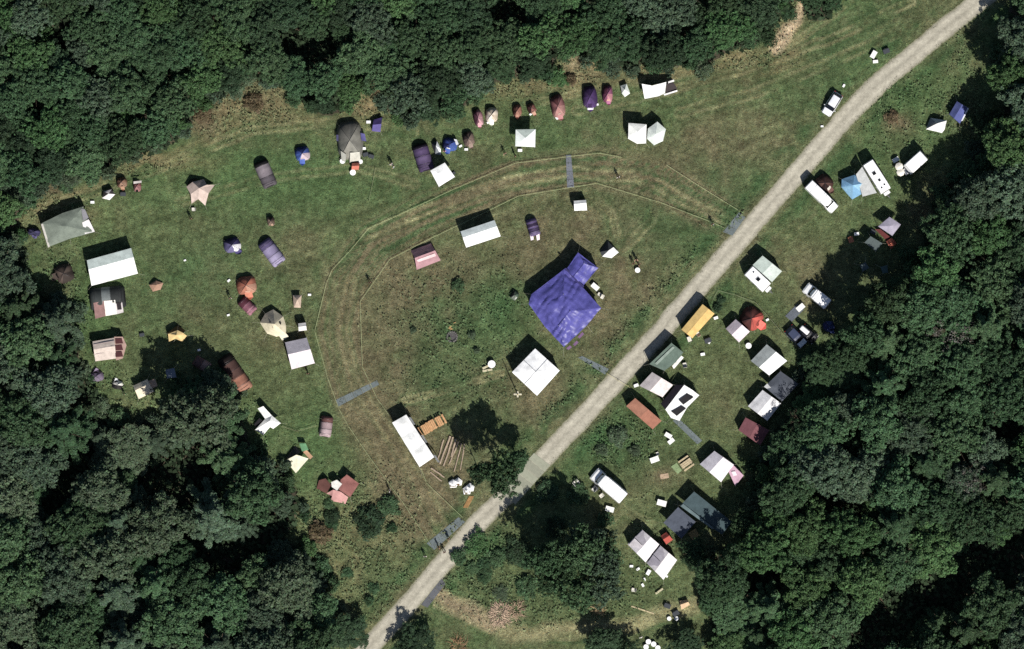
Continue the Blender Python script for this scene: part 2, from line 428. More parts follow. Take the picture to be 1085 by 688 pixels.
def caravan(label, q, hatches, draw=True, land=None, col=(250, 250, 250), hgt=2.5, name='caravan'):
    """q: front-left, front-right, rear-right, rear-left photo points (drawbar leaves at the front)"""
    cx, cy = cen(q); T = thing(name, label, 'caravan', cx, cy, land=land); del T['_o']
    f = (P(*q[0]) + P(*q[1])) / 2; r = (P(*q[2]) + P(*q[3])) / 2; d = f - r
    T.rotation_euler.z = math.atan2(d.y, d.x); l = d.length / 2
    W = ((P(*q[0]) - P(*q[1])).length + (P(*q[2]) - P(*q[3])).length) / 4
    m = MB(); section_body(m, [(-l, .6, hgt - .3, W * .95, W * .88), (-l + .12, .4, hgt - .06, W, W * .93), (-l * .4, .4, hgt, W, W * .95), (l * .5, .4, hgt, W, W * .95), (l - .35, .4, hgt - .15, W, W * .93), (l - .05, .5, 1.5, W * .97, W * .93), (l, .6, 1.2, W * .93, W * .9)])
    m.build('body', mat(col, 'paint'), T)
    for (hx, hy, s) in hatches:
        m = MB(); m.box((hx * l, hy * W, hgt + .06), (s * 1.25, s * 1.25, .09), 0, 0, .03); hh = m.build('roof_hatch', mat((225, 225, 225), 'plastic'), T)
        m = MB(); m.box((hx * l, hy * W, hgt + .12), (s, s, .03), 0, 0, .01); m.build('pane', mat((20, 22, 26), 'glass'), hh)
    for sg in (-1, 1):
        for x in (-l * .55, l * .1):
            m = MB(); m.box((x, sg * (W + .01), 1.55), (.9, .03, .5), 0, 0, .01); m.build('window', mat((35, 40, 48), 'glass'), T)
    m = MB(); m.box((l + .01, 0, 1.3), (.03, W * 1.2, .3)); m.build('window', mat((35, 40, 48), 'glass'), T)
    m = MB(); m.box((l * .55, -(W + .012), 1.3), (.6, .025, 1.7)); dd = m.build('door', mat((225, 225, 225), 'paint'), T)
    m = MB(); m.box((l * .55 + .22, -(W + .04), 1.3), (.05, .04, .14)); m.build('handle', mat((60, 60, 60), 'metal'), dd)
    m = MB(); m.box((-l - .01, 0, .9), (.03, W * 1.7, .18)); m.build('tail_light', mat((140, 25, 25), 'plastic'), T)
    wheels(T, (-.1,), W, .32)
    if draw:
        m = MB(); m.tube([(l - .1, W * .5, .45), (l + 1.0, 0, .45)], .05, 6); m.tube([(l - .1, -W * .5, .45), (l + 1.0, 0, .45)], .05, 6); m.tube([(l + .9, 0, .45), (l + 1.25, 0, .5)], .05, 6)
        m.build('drawbar', mat((150, 150, 150), 'metal'), T)
        m = MB(); m.box((l + .3, 0, .72), (.5, 1.0, .5), 0, 0, .05); m.build('gas_box', mat((235, 235, 235), 'plastic'), T)
        m = MB(); m.tube([(l + .95, .06, .12), (l + .95, .14, .12)], .12, 12); m.tube([(l + .95, .1, .1), (l + .95, .1, .8)], .03, 6); m.build('jockey_wheel', mat((40, 40, 42), 'plastic'), T)
    return T

# ------------------------------------------------------------------ small things (prototypes round the origin)
def pr(name): 
    o = bpy.data.objects.new(name, None); C.objects.link(o); return o
def mk_table(name, l, w, h, col, kind='plastic', round_=False):
    T = pr(name); m = MB()
    if round_: m.disc((0, 0, h - .04), l / 2, .04, 24)
    else: m.box((0, 0, h - .02), (l, w, .04), 0, 0, .015)
    m.build('table_top', mat(col, kind), T)
    for sx in (-1, 1):
        for sy in (-1, 1):
            m = MB(); a = l * (.3 if round_ else .42); b = (l * .3 if round_ else w * .38)
            m.tube([(sx * a, sy * b, 0), (sx * a * .92, sy * b * .92, h - .04)], .02, 6); m.build('leg', mat((120, 120, 125), 'metal'), T)
    return T
def mk_chair(name, col):
    T = pr(name)
    m = MB(); m.box((0, 0, .43), (.5, .5, .04), 0, 0, .015); m.build('seat', mat(col), T)
    m = MB(); m.v += [(-.25, -.24, .45), (.25, -.24, .45), (.25, -.36, .95), (-.25, -.36, .95), (-.25, -.27, .45), (.25, -.27, .45), (.25, -.39, .95), (-.25, -.39, .95)]
    m.f += [(0, 1, 2, 3), (7, 6, 5, 4), (0, 4, 5, 1), (3, 2, 6, 7), (1, 5, 6, 2), (0, 3, 7, 4)]; m.m += [0] * 6
    m.build('backrest', mat(col), T)
    for sx in (-1, 1):
        for sy in (-1, 1):
            m = MB(); m.tube([(sx * .24, sy * .24, 0), (sx * .22, sy * .2, .43)], .015, 6); m.build('leg', mat((90, 90, 95), 'metal'), T)
    for sx in (-1, 1):
        m = MB(); m.tube([(sx * .27, -.28, .65), (sx * .27, .2, .65), (sx * .25, .22, .43)], .018, 6); m.build('armrest', mat((60, 60, 60), 'plastic'), T)
    return T
def mk_box(name, l, w, h, col, lid):
    T = pr(name); m = MB(); m.box((0, 0, h * .42), (l, w, h * .84), 0, 0, .03); m.build('body', mat(col, 'plastic'), T)
    m = MB(); m.box((0, 0, h * .92), (l * 1.05, w * 1.05, h * .15), 0, 0, .02); ld = m.build('lid', mat(lid, 'plastic'), T)
    m = MB(); m.tube([(-l * .35, w * .54, h * .8), (-l * .35, w * .62, h * 1.02), (l * .35, w * .62, h * 1.02), (l * .35, w * .54, h * .8)], .015, 5); m.build('handle', mat((70, 70, 70), 'plastic'), T)
    return T
def mk_bench(name, l, w, h, col):
    T = pr(name); 
    m = MB(); m.box((0, 0, h), (l, w, .05), 0, 0, .01); m.build('seat', mat(col, 'wood'), T)
    for sx in (-1, 1):
        m = MB(); m.tube([(sx * l * .4, -w * .35, 0), (sx * l * .38, -w * .3, h), (sx * l * .38, w * .3, h), (sx * l * .4, w * .35, 0)], .02, 5); m.build('leg', mat((100, 100, 100), 'metal'), T)
    return T
def mk_picnic(name, l, col):
    T = pr(name)
    m = MB()
    for y in (-.28, 0, .28): m.box((0, y, .74), (l, .25, .045), 0, 0, .01)
    m.build('table_top', mat(col, 'wood'), T)
    for sy in (-1, 1):
        m = MB(); m.box((0, sy * .78, .45), (l, .26, .045), 0, 0, .01); m.build('bench', mat(col, 'wood'), T)
    for sx in (-1, 1):
        m = MB(); x = sx * l * .36
        m.tube([(x, -.55, 0), (x, -.2, .72)], .04, 4); m.tube([(x, .55, 0), (x, .2, .72)], .04, 4); m.tube([(x, -.85, .41), (x, .85, .41)], .035, 4); m.build('frame', mat(col, 'wood'), T)
    return T
def mk_parasol(name, r, h, col):
    T = pr(name); m = MB(); n = 8
    for i in range(n):
        a0, a1 = 2 * math.pi * i / n, 2 * math.pi * (i + 1) / n
        for j in range(3):
            f0, f1 = j / 3, (j + 1) / 3
            def q(a, f): return (r * f * math.cos(a), r * f * math.sin(a), h - .4 * r * f ** 1.5)
            m.face([q(a0, f0), q(a0, f1), q(a1, f1), q(a1, f0)] if j else [q(a0, 0), q(a0, f1), q(a1, f1)])
    m.build('canopy', mat(col), T)
    m = MB(); m.tube([(0, 0, 0), (0, 0, h - .02)], .02, 6); m.build('pole', mat((160, 160, 160), 'metal'), T)
    m = MB(); m.disc((0, 0, 0), .22, .1, 14); m.build('base', mat((90, 90, 90), 'plastic'), T)
    return T

# ------------------------------------------------------------------ people
def person_mesh(pose):
    me = bpy.data.meshes.new('body'); V = []; E = []; rad = []
    def add(p, r, par=None):
        V.append(p); rad.append(r)
        if par is not None: E.append((par, len(V) - 1))
        return len(V) - 1
    sit = pose == 'sit'; hz = .5 if sit else .95
    pel = add((0, 0, hz), (.15, .12)); wa = add((0, 0, hz + .2), (.13, .10), pel); ch = add((0, .0, hz + .4), (.165, .115), wa)
    nb = add((0, 0, hz + .52), (.06, .06), ch); hd = add((0, .01, hz + .63), (.075, .09), nb); ht = add((0, .02, hz + .74), (.07, .085), hd); add((0, .015, hz + .80), (.04, .05), ht)
    add((0, .11, hz + .66), (.014, .016), hd)   # nose
    for s in (-1, 1):
        add((s * .085, 0, hz + .67), (.012, .02), hd)
        sh = add((s * .19, 0, hz + .46), (.06, .06), ch)
        sw = {'walk': .18 * s, 'stand': .03, 'sit': .2, 'reach': .35}[pose]
        el = add((s * .25, sw * .4, hz + .2), (.042, .042), sh)
        wz = hz + (.05 if pose in ('sit', 'reach') else -.02)
        wr = add((s * .26, sw + .06, wz), (.03, .03), el)
        pm = add((s * .26, sw + .09, wz - .07), (.035, .018), wr)
        for k in range(4):
            f1 = add((s * .26, sw + .065 + k * .02, wz - .12 + abs(k - 1.5) * .006), (.009, .009), pm)
            add((s * .25, sw + .07 + k * .02, wz - .155 + abs(k - 1.5) * .008), (.007, .007), f1)
        t1 = add((s * .235, sw + .12, wz - .05), (.01, .01), wr); add((s * .23, sw + .135, wz - .08), (.008, .008), t1)
        hp = add((s * .1, 0, hz - .06), (.09, .095), pel)
        if sit:
            kn = add((s * .12, .42, hz + .0), (.06, .06), hp); an = add((s * .12, .45, .1), (.04, .04), kn)
            add((s * .13, .62, .045), (.04, .03), an)
        else:
            st = {'walk': .22 * s, 'stand': .02, 'reach': .04 * s}[pose]
            kn = add((s * .11, -st * .4 + .03, .5), (.06, .06), hp); an = add((s * .11, -st, .09), (.038, .04), kn)
            add((s * .12, -st + .17, .045), (.04, .03), an)
    me.from_pydata(V, E, []); o = bpy.data.objects.new('body', me); C.objects.link(o)
    md = o.modifiers.new('skin', 'SKIN')
    if not me.skin_vertices: 
        bpy.context.view_layer.objects.active = o
    lay = me.skin_vertices[0].data
    for i, r in enumerate(rad): lay[i].radius = r
    lay[0].use_root = True
    ss = o.modifiers.new('sub', 'SUBSURF'); ss.levels = 1; ss.render_levels = 1
    bpy.context.view_layer.update()
    dg = bpy.context.evaluated_depsgraph_get()
    out = bpy.data.meshes.new_from_object(o.evaluated_get(dg)); bpy.data.objects.remove(o)
    mi = []
    for p in out.polygons:
        x, y, z = p.center
        if z > hz + .5: k = 0
        elif abs(x) > .2 and z < hz + .16: k = 0
        elif z > hz + .02: k = 1
        elif z < .11: k = 3
        else: k = 2
        if not sit and abs(x) > .21 and z > .3: k = 0 if z < hz + .16 else 1
        mi.append(k)
    out['hz'] = hz
    for _ in range(4): out.materials.append(None)
    out.polygons.foreach_set('material_index', mi); out.polygons.foreach_set('use_smooth', [True] * len(mi))
    return out
PM = {}
def person(px, py, deg, label, pose, shirt, trousers, hair=(60, 42, 30), group=None):
    T = thing('person', label, 'person', px, py, group); del T['_o']; T.rotation_euler.z = R(deg)
    if pose not in PM: PM[pose] = person_mesh(pose)
    me = PM[pose].copy(); hz = me['hz']
    for i, m_ in enumerate((mat((205, 160, 130), 'skin'), mat(shirt), mat(trousers), mat((45, 40, 38), 'plastic'))): me.materials[i] = m_
    o = bpy.data.objects.new('body', me); C.objects.link(o); o.parent = T
    m = MB(); n = 12
    for i in range(n):
        for j in range(4):
            a0, a1 = 2 * math.pi * i / n, 2 * math.pi * (i + 1) / n; f0, f1 = math.pi / 2 * j / 4, math.pi / 2 * (j + 1) / 4
            def q(a, f): return (.095 * math.cos(a) * math.cos(f), -.01 + .115 * math.sin(a) * math.cos(f), hz + .72 + .13 * math.sin(f))
            m.face([q(a0, f0), q(a1, f0), q(a1, f1), q(a0, f1)])
    m.build('hair', mat(hair), T, smooth=True)
    return T
# ================================================================== THE CAMP
WH = (250, 250, 246); GR = (150, 160, 158); LAV = (176, 168, 182)
# --- far left
T = tarp('marquee', 'large grey-green tarpaulin shelter with a white end panel at the far left wood edge', 'shelter',
     [(43.7, 237, 1.9), (66, 226, 2.1), (88, 219, 1.9), (92, 232, 1.7), (100, 246, 1.6), (74, 253, 1.5), (51, 262, 1.4)], (118, 130, 116), faces=[(0, 1, 7), (1, 2, 7), (2, 3, 7), (3, 4, 7), (4, 5, 7), (5, 6, 7), (6, 0, 7)],
     extra=[(71, 240, 2.7)], cuts=4, wr=.12, land='grey-green tarpaulin shelter')
sheet('end_panel', T, [(87, 236, 2.05), (94, 232.5, 1.75), (100.5, 245.5, 1.66), (90, 248, 1.75)], [(0, 1, 2, 3)], (235, 228, 228), 3, .05)
sheet('edge_band', T, [(43.5, 238, 1.97), (45.5, 237, 2.0), (53, 261.5, 1.5), (51, 262.5, 1.45)], [(0, 1, 2, 3)], (190, 185, 175), 3, .02)
sheet('grey_panel', T, [(86, 221, 2.1), (90, 222, 1.9), (94, 231, 1.85), (88, 234, 2.1)], [(0, 1, 2, 3)], (140, 138, 145), 3, .04)
dome('small_tent', 'little dark violet tent tucked against the left end of the grey-green shelter', 'tent', 36, 246, 15, 9, -12, 1.1, [(70, 66, 110), (58, 55, 92)], door=-90)
gable('long_tent', 'long white ridge tent with shade painted on its back slope below the grey-green shelter', 'tent', [(92, 276), (139, 263), (146, 290), (97, 303)], 2.1, 2.5, WH, t=.36, cols=((196, 212, 206), WH), wall=(150, 162, 158), land='long white ridge tent at the left', wr=.03)  # back slope tint paints shade into the white cloth
dome('dome_tent', 'brown dome tent half under the trees beside the left end of the long white tent', 'tent', 68, 290, 22, 22, 20, 1.5, [(78, 64, 56), (88, 72, 64), (66, 55, 50)], door=200, land='brown dome tent')
T = tunnel('hoop_tent', 'dark hoop tent with grey arches and a pink and white front extension', 'tent', (95, 318), (133, 314), 24, 1.7, [(0, .35, (60, 66, 66)), (.35, .6, (120, 128, 128)), (.6, 1, (52, 55, 55))], land='dark hoop tent')
sheet('awning', T, [(99, 321, 1.6), (110, 319, 1.7), (112, 335, 1.1), (101, 338, .9)], [(0, 1, 2, 3)], (150, 108, 104), 3, .06)
sheet('awning', T, [(110, 319, 1.7), (122, 318, 1.7), (124, 333, 1.0), (112, 335, 1.1)], [(0, 1, 2, 3)], (238, 232, 222), 3, .05)
sheet('window_frame', T, [(122, 318, 1.6), (129, 318, 1.5), (131, 331, .9), (124, 333, 1.0)], [(0, 1, 2, 3)], (200, 190, 190), 2, .02)
sheet('window', T, [(123.3, 320.5, 1.58), (128, 320.5, 1.52), (129, 328, 1.2), (124.5, 328.5, 1.26)], [(0, 1, 2, 3)], (48, 40, 44), 1, .0)
wallring(T, [(99, 321, 1.0), (129, 318, 1.0), (131, 331, .8), (101, 337, .8)], (150, 108, 104))
T = gable('family_tent', 'beige striped family tent with maroon windows facing right', 'tent', [(98, 362), (121, 358), (123, 380), (101, 383)], 1.5, 2.0, (214, 194, 180), t=.4, land='beige striped tent')
for k in range(3):
    y = 359 + k * 7
    sheet('window', T, [(122, y, 1.75), (129, y - .5, 1.5), (130.5, y + 5, 1.4), (122.5, y + 5.5, 1.7)], [(0, 1, 2, 3)], (84, 40, 44), 2, .02)
sheet('porch', T, [(121, 357, 1.68), (130, 357, 1.4), (134, 366, 1.2), (130, 380, 1.2), (123, 382, 1.6)], [(0, 1, 2, 3, 4)], (178, 140, 126), 3, .03)
for k in range(3):
    sheet('stripe', T, [(99.2, 365 + 5 * k, 1.8 + (.18 if k == 1 else 0)), (121, 361 + 5 * k, 1.8 + (.18 if k == 1 else 0)), (121.2, 362 + 5 * k, 1.8 + (.18 if k == 1 else 0)), (99.4, 366 + 5 * k, 1.8 + (.18 if k == 1 else 0))], [(0, 1, 2, 3)], (170, 150, 146), 2, .0)
dome('dome_tent', 'small mauve dome tent below the beige striped tent', 'tent', 102, 399, 17, 12, 0, 1.0, [(112, 96, 122), (92, 78, 104), (128, 112, 136)], door=90)
dome('small_tent', 'black and white pop-up tent at the left wood edge', 'tent', 124.5, 408, 10, 13, 80, .9, [(230, 225, 215), (40, 38, 42), (60, 56, 56), (225, 222, 210)], door=100)
T = gable('ridge_tent', 'cream ridge tent with a dark window beside the large tree shadow', 'tent', [(141, 409), (156, 402), (163, 415), (147, 423)], 1.3, 1.9, (230, 214, 180), t=.35, land='cream ridge tent at the left wood edge')
sheet('porch', T, [(157, 404, 1.4), (164, 401.5, 1.1), (167, 409, 1.0), (161, 412, 1.3)], [(0, 1, 2, 3)], (196, 160, 132), 3, .05)
sheet('window', T, [(158, 411, 1.62), (160.5, 410.5, 1.55), (162, 413, 1.45), (159.5, 414, 1.5)], [(0, 1, 2, 3)], (40, 34, 34), 0, 0)
T = tarp('shade_tarp', 'small blue-grey tarp hung in the tree shadow right of the cream ridge tent', 'tarp', [(175, 392, 1.8), (184.5, 390, 1.7), (187, 400, 1.5), (177, 401, 1.6)], (120, 132, 150), cuts=3)
T = tarp('pop_up_tent', 'low sand-brown tent right of the long white ridge tent', 'tent', [(158, 302, .3), (165, 297.5, .6), (173, 300, .3), (170, 307, .1), (162, 309, .05)], (178, 132, 104), faces=[(0, 1, 5), (1, 2, 5), (2, 3, 5), (3, 4, 5), (4, 0, 5)], extra=[(165.5, 302, 1.1)], cuts=3, pole_at=[(165.5, 302, 1.1)])
T = tarp('yellow_tent', 'bright yellow and cream tent with a painted shade sheet behind it, above the tree shadow', 'tent', [(178, 354, 1.2), (188, 350, 1.5), (194, 353, 1.2), (198, 356, .8), (193, 362, .6), (186, 359, .8), (179, 362, .6)], (240, 200, 110), extra=[(187, 355, 1.9)], faces=[(i, (i + 1) % 7, 7) for i in range(7)], cuts=3, land='yellow tent')
sheet('dark_back_sheet', T, [(177, 353, 1.1), (188, 345, .2), (196, 350, .3), (192, 353, 1.3), (186, 351, 1.5)], [(0, 1, 2, 3, 4)], (120, 84, 34), 3, .03)  # dark sheet stands in for the shade behind the tent
# little row at the top of the left
T = tarp('pop_up_tent', 'white and black pop-up tent just right of the grey-green shelter', 'tent', [(110, 203, .9), (118, 201, 1.1), (122, 206, .7), (116, 212, .4), (108, 210, .4)], [(240, 232, 232), (50, 46, 48), (242, 236, 234)], extra=[(115, 205.5, 1.4)], faces=[(i, (i + 1) % 5, 5) for i in range(5)], cuts=2, g=.7)
dome('dome_tent', 'tan brown small dome tent in the trio near the left wood edge', 'tent', 129, 193.5, 12, 12, 0, 1.3, [(142, 100, 72), (112, 76, 56), (160, 120, 92)], door=-80, doorcol=(60, 36, 30))
T = dome('dome_tent', 'dusty red small tent with a white band near the left wood edge', 'tent', 145.5, 197.5, 9, 13, 0, 1.2, [(150, 86, 84), (170, 110, 108)], door=-90)
sheet('band', T, [(141.5, 192.5, 1.12), (150, 191.5, 1.0), (150, 193.8, 1.14), (141.5, 195, 1.18)], [(0, 1, 2, 3)], (235, 222, 214), 2, 0)
# --- taupe star tent etc.
T = tarp('star_tent', 'taupe star-shaped tarp tent with sharp corner points on the upper left grass', 'tent',
     [(197.5, 198, .7), (204, 193, 1.3), (216, 190, .5), (219, 196, 1.4), (227.5, 196, .3), (221, 205, 1.2), (217.5, 218, .2), (210, 211, 1.1), (203, 216, .3), (202, 206, 1.2)], (204, 178, 164), extra=[(211, 199.5, 2.1)], faces=[(i, (i + 1) % 10, 10) for i in range(10)], cuts=3, wr=.06, pole_at=[(211, 199.5, 2.1)], land='taupe star-shaped tent')
sheet('dark_panel', T, [(197.5, 198, .75), (201.5, 190, .1), (209, 189, .1), (204.5, 193.6, 1.25)], [(0, 1, 2, 3)], (60, 50, 46), 2, .02)
guys(T, [(227.5, 196, .3), (217.5, 218, .2), (203, 216, .3), (197.5, 198, .7)], .8, center=(211, 200, 0))
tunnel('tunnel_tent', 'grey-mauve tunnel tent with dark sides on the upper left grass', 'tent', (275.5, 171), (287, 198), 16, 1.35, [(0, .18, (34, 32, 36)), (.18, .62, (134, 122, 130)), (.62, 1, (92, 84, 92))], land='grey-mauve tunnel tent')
dome('dome_tent', 'small blue dome tent with a pale pink front near the top left wood edge', 'tent', 320.5, 163, 17, 17, 8, 1.25, [(48, 76, 150), (36, 52, 120), (40, 66, 140), (60, 96, 180), (205, 180, 190), (200, 176, 186)], door=-90, doorcol=(190, 170, 182), land='small blue dome tent')
dome('dome_tent', 'dark indigo dome tent with a white triangular doorway', 'tent', 246, 260, 20, 17, 10, 1.2, [(52, 46, 92), (40, 36, 74), (84, 78, 122), (110, 104, 150), (236, 232, 236)], door=-50, doorcol=(232, 228, 232), land='dark indigo dome tent')
tunnel('tunnel_tent', 'pale violet tunnel tent right of the dark indigo dome', 'tent', (279, 255.5), (297, 279.5), 16, 1.3, [(0, .3, (96, 84, 128)), (.3, .62, (142, 130, 170)), (.62, 1, (160, 148, 186))], land='pale violet tunnel tent')
dome('small_tent', 'tiny brown one-person tent above the pale violet tunnel tent', 'tent', 287, 234.5, 9, 11, 10, 1.1, [(66, 50, 44), (150, 120, 98), (120, 96, 78)], door=-70, doorcol=(190, 150, 120))
dome('dome_tent', 'rust orange dome tent on the left half of the field', 'tent', 261, 302.5, 23, 21, 12, 1.6, [(168, 92, 62), (146, 76, 52), (176, 104, 74), (196, 136, 104)], door=-75, doorcol=(206, 150, 118), land='rust orange dome tent')
tunnel('tunnel_tent', 'maroon tunnel tent with pink front just below the rust orange dome', 'tent', (255, 317.5), (269, 331), 12, 1.1, [(0, .4, (92, 40, 56)), (.4, .7, (142, 82, 100)), (.7, 1, (176, 112, 130))])
T = tarp('small_tent', 'narrow peach one-person tent left of the outer rope line', 'tent', [(310.5, 313, .9), (319.5, 313, .9), (318.5, 326, .5), (311.5, 326, .5)], (204, 174, 150), faces=[(0, 1, 4), (1, 2, 4), (2, 3, 4), (3, 0, 4)], extra=[(315, 318, 1.5)], cuts=2, g=.5)
T = canopy('bell_tent', 'cream eight-sided bell tent with painted taupe shade on its back and a dark doorway', 'tent', [(275.5, 342), (281, 332.5), (289.5, 328), (300, 335.5), (303, 345), (303, 354), (293, 357), (283, 353.5)], .9, 2.7, (226, 212, 172), cols=[(190, 178, 150)] * 3 + [(226, 212, 172)] * 5, legs=False, valance=.1, walls=(214, 200, 160), land='cream bell tent')  # taupe facets paint shade on the side turned from the sun
poles(T, [cen([(275.5, 342), (303, 354)]) + (2.7,)])
sheet('door', T, [(285.5, 341, 2.2), (289.5, 341.5, 2.25), (289, 346, 1.9), (286, 345, 1.95)], [(0, 1, 2, 3)], (30, 26, 26), 0, 0)
sheet('window', T, [(295.5, 341, 1.98), (298, 341.5, 1.78), (297.5, 347, 1.7), (296, 346, 1.85)], [(0, 1, 2, 3)], (34, 30, 26), 0, 0)
sheet('porch', T, [(295, 355, 1.0), (302, 352, 1.0), (306, 357, .6), (299, 361, .6)], [(0, 1, 2, 3)], (232, 222, 190), 2, .03)
guys(T, [(275.5, 342, .9), (281, 332.5, .9), (300, 335.5, .9), (303, 345, .9), (283, 353.5, .9)], 1.3, center=(289, 342, 0))
T = gable('box_tent', 'little white toilet tent above the lavender-white tent', 'tent', [(316, 343), (324, 342), (325, 350), (316.5, 351)], 1.5, 1.8, (236, 230, 224), wall=(200, 165, 150), g=.4)
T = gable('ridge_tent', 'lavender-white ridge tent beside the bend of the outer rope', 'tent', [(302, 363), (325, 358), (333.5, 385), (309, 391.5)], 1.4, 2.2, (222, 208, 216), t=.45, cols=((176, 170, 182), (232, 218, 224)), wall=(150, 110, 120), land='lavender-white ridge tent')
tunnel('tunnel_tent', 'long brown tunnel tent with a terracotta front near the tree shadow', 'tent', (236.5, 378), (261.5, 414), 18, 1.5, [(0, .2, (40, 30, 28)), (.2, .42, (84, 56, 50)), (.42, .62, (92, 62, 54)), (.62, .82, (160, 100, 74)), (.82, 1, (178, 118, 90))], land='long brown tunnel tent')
tunnel('tunnel_tent', 'dusty pink-brown tent lying half in the tree shadow', 'tent', (206, 381), (222, 391), 12, 1.0, [(0, .5, (110, 78, 74)), (.5, 1, (160, 122, 112))])
# --- lower left
T = tarp('tarp_tent', 'white stepped tent of two panels with a black side opening', 'tent', [(273, 433, 1.2), (279, 430.5, 1.5), (288, 440.5, 1.5), (297.5, 448.5, 1.2), (289.5, 454.5, 1.3), (286, 452.5, 1.4), (279, 461, 1.0), (270.5, 455.5, 1.1), (281, 444, 1.5)], WH, extra=[(286, 446, 2.0)],
     faces=[(0, 1, 2, 8), (2, 9, 8), (2, 3, 9), (3, 4, 9), (4, 5, 9), (5, 6, 9), (6, 7, 9), (7, 8, 9)], cuts=2, wr=.03, land='white stepped tent', pole_at=[(273, 433, 1.2), (297.5, 448.5, 1.2), (279, 461, 1.0), (270.5, 455.5, 1.1)])
sheet('side_panel', T, [(269, 450, .6), (275, 443, 1.1), (279, 446, 1.3), (272, 453, .8)], [(0, 1, 2, 3)], (48, 46, 50), 2, .02)
tunnel('tunnel_tent', 'dusty pink oval tunnel tent between the white stepped tent and the rope', 'tent', (347, 441), (344, 463), 13, 1.2, [(0, .3, (120, 74, 70)), (.3, .62, (168, 138, 142)), (.62, 1, (186, 158, 162))], land='dusty pink tunnel tent')
T = tarp('tarp_tent', 'cream canvas lean-to with green and orange sheets at its back', 'tent', [(302.5, 488, .6), (314, 482, 1.5), (327, 486, 1.4), (313.5, 501.5, .5)], (236, 230, 196), cuts=3, land='cream lean-to with the green sheet')
sheet('back_sheet', T, [(313, 472, .3), (318, 479, 1.3), (314, 482, 1.5), (303, 486, .6), (308, 479, .5)], [(0, 1, 2, 3, 4)], (72, 70, 70), 3, .04)
sheet('green_sheet', T, [(317, 470, 1.1), (324, 470, 1.0), (327, 477, 1.2), (320, 478.5, 1.5)], [(0, 1, 2, 3)], (106, 176, 112), 3, .05)
sheet('orange_sheet', T, [(321, 479, 1.4), (325, 477, 1.2), (331.5, 484, .8), (328.5, 487, 1.2)], [(0, 1, 2, 3)], (216, 160, 110), 3, .04)
T = tarp('tarp_tent', 'sprawling red-brown tent with a white centre sheet and pink rumpled front', 'tent', [(361, 508.5, 1.2), (367.5, 503, 1.5), (380.5, 512.5, 1.2), (371, 527, 1.0), (359, 519, 1.3)], (150, 88, 80), cuts=4, wr=.06, land='sprawling red-brown tent')
sheet('side_wing', T, [(335.5, 518, .1), (338, 509, .5), (345, 507, 1.1), (351, 514, 1.2), (346, 523, .5)], [(0, 1, 2, 3, 4)], (112, 68, 60), 3, .05)
sheet('white_sheet', T, [(351, 511, 1.4), (357, 508.5, 1.5), (362.5, 513, 1.4), (357, 520, 1.3), (351.5, 516, 1.3)], [(0, 1, 2, 3, 4)], (222, 218, 208), 3, .06)
sheet('front_panel', T, [(346, 523, .3), (353, 519, 1.1), (361, 521, 1.2), (369, 527, .8), (366, 534, .2), (357, 532, .4), (350, 531, .1), (352, 526, .7)], [(0, 1, 7), (1, 2, 5, 7), (2, 3, 4, 5), (5, 6, 7)], (206, 142, 136), 3, .15)
# --- upper middle
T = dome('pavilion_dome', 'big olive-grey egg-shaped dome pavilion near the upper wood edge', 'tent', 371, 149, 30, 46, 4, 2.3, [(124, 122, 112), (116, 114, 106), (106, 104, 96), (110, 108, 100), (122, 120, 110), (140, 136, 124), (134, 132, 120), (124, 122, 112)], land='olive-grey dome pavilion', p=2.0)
sheet('front_panel', T, [(361, 160, 1.7), (367, 164, 1.85), (366, 172, .8), (362, 170, .7)], [(0, 1, 2, 3)], (180, 178, 166), 3, .04)
sheet('front_panel', T, [(371, 162, 1.95), (381, 161, 1.6), (382, 170, .8), (370.5, 172.5, .8)], [(0, 1, 2, 3)], (196, 192, 176), 3, .04)
sheet('side_flap', T, [(382, 141, 1.4), (386.5, 142, .9), (388, 150, .6), (383, 149, 1.3)], [(0, 1, 2, 3)], (96, 92, 160), 3, .05)
sheet('side_flap', T, [(356.5, 143, .9), (358.5, 143, 1.2), (358.5, 150, 1.1), (356.5, 149, .8)], [(0, 1, 2, 3)], (110, 106, 160), 2, .03)
T = gable('small_tent', 'small orange-red tent standing in front of the olive-grey dome pavilion', 'tent', [(373, 173), (381, 172.5), (380, 180), (372.5, 180)], 1.1, 1.5, (214, 106, 76), g=.4)
T = gable('small_tent', 'small violet ridge tent upper right of the olive-grey dome pavilion', 'tent', [(396, 127), (405, 124.5), (403, 140), (394, 139)], .8, 1.2, (92, 78, 150), cols=((70, 56, 120), (98, 86, 158)), g=.6)
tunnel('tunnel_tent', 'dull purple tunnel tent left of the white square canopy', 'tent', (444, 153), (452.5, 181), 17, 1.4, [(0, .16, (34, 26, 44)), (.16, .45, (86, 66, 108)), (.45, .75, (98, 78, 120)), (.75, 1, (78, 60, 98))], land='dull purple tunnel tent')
T = canopy('canopy_tent', 'plain white square canopy tilted beside the dull purple tunnel tent', 'canopy', [(456, 181), (471.3, 172.5), (482, 187.5), (465, 198)], 2.2, 2.6, (252, 252, 250), land='tilted white square canopy')
T = tarp('small_tent', 'grey and white pointed tent between purple and blue tents', 'tent', [(457, 152, .3), (463, 150, .7), (467, 158, .5), (467, 164, .1), (461, 164, .2)], [(80, 84, 92), (226, 230, 236), (240, 240, 244), (120, 126, 134), (60, 62, 70)], extra=[(462, 155, 1.2)], faces=[(i, (i + 1) % 5, 5) for i in range(5)], cuts=2, pole_at=[(462, 155, 1.2)])
T = dome('dome_tent', 'bright blue dome tent with white door panels in the upper row', 'tent', 477, 153, 17, 15, -15, 1.3, [(46, 78, 160), (38, 62, 140), (30, 40, 100), (60, 96, 180)], door=-110, doorcol=(236, 236, 240), land='bright blue dome tent')
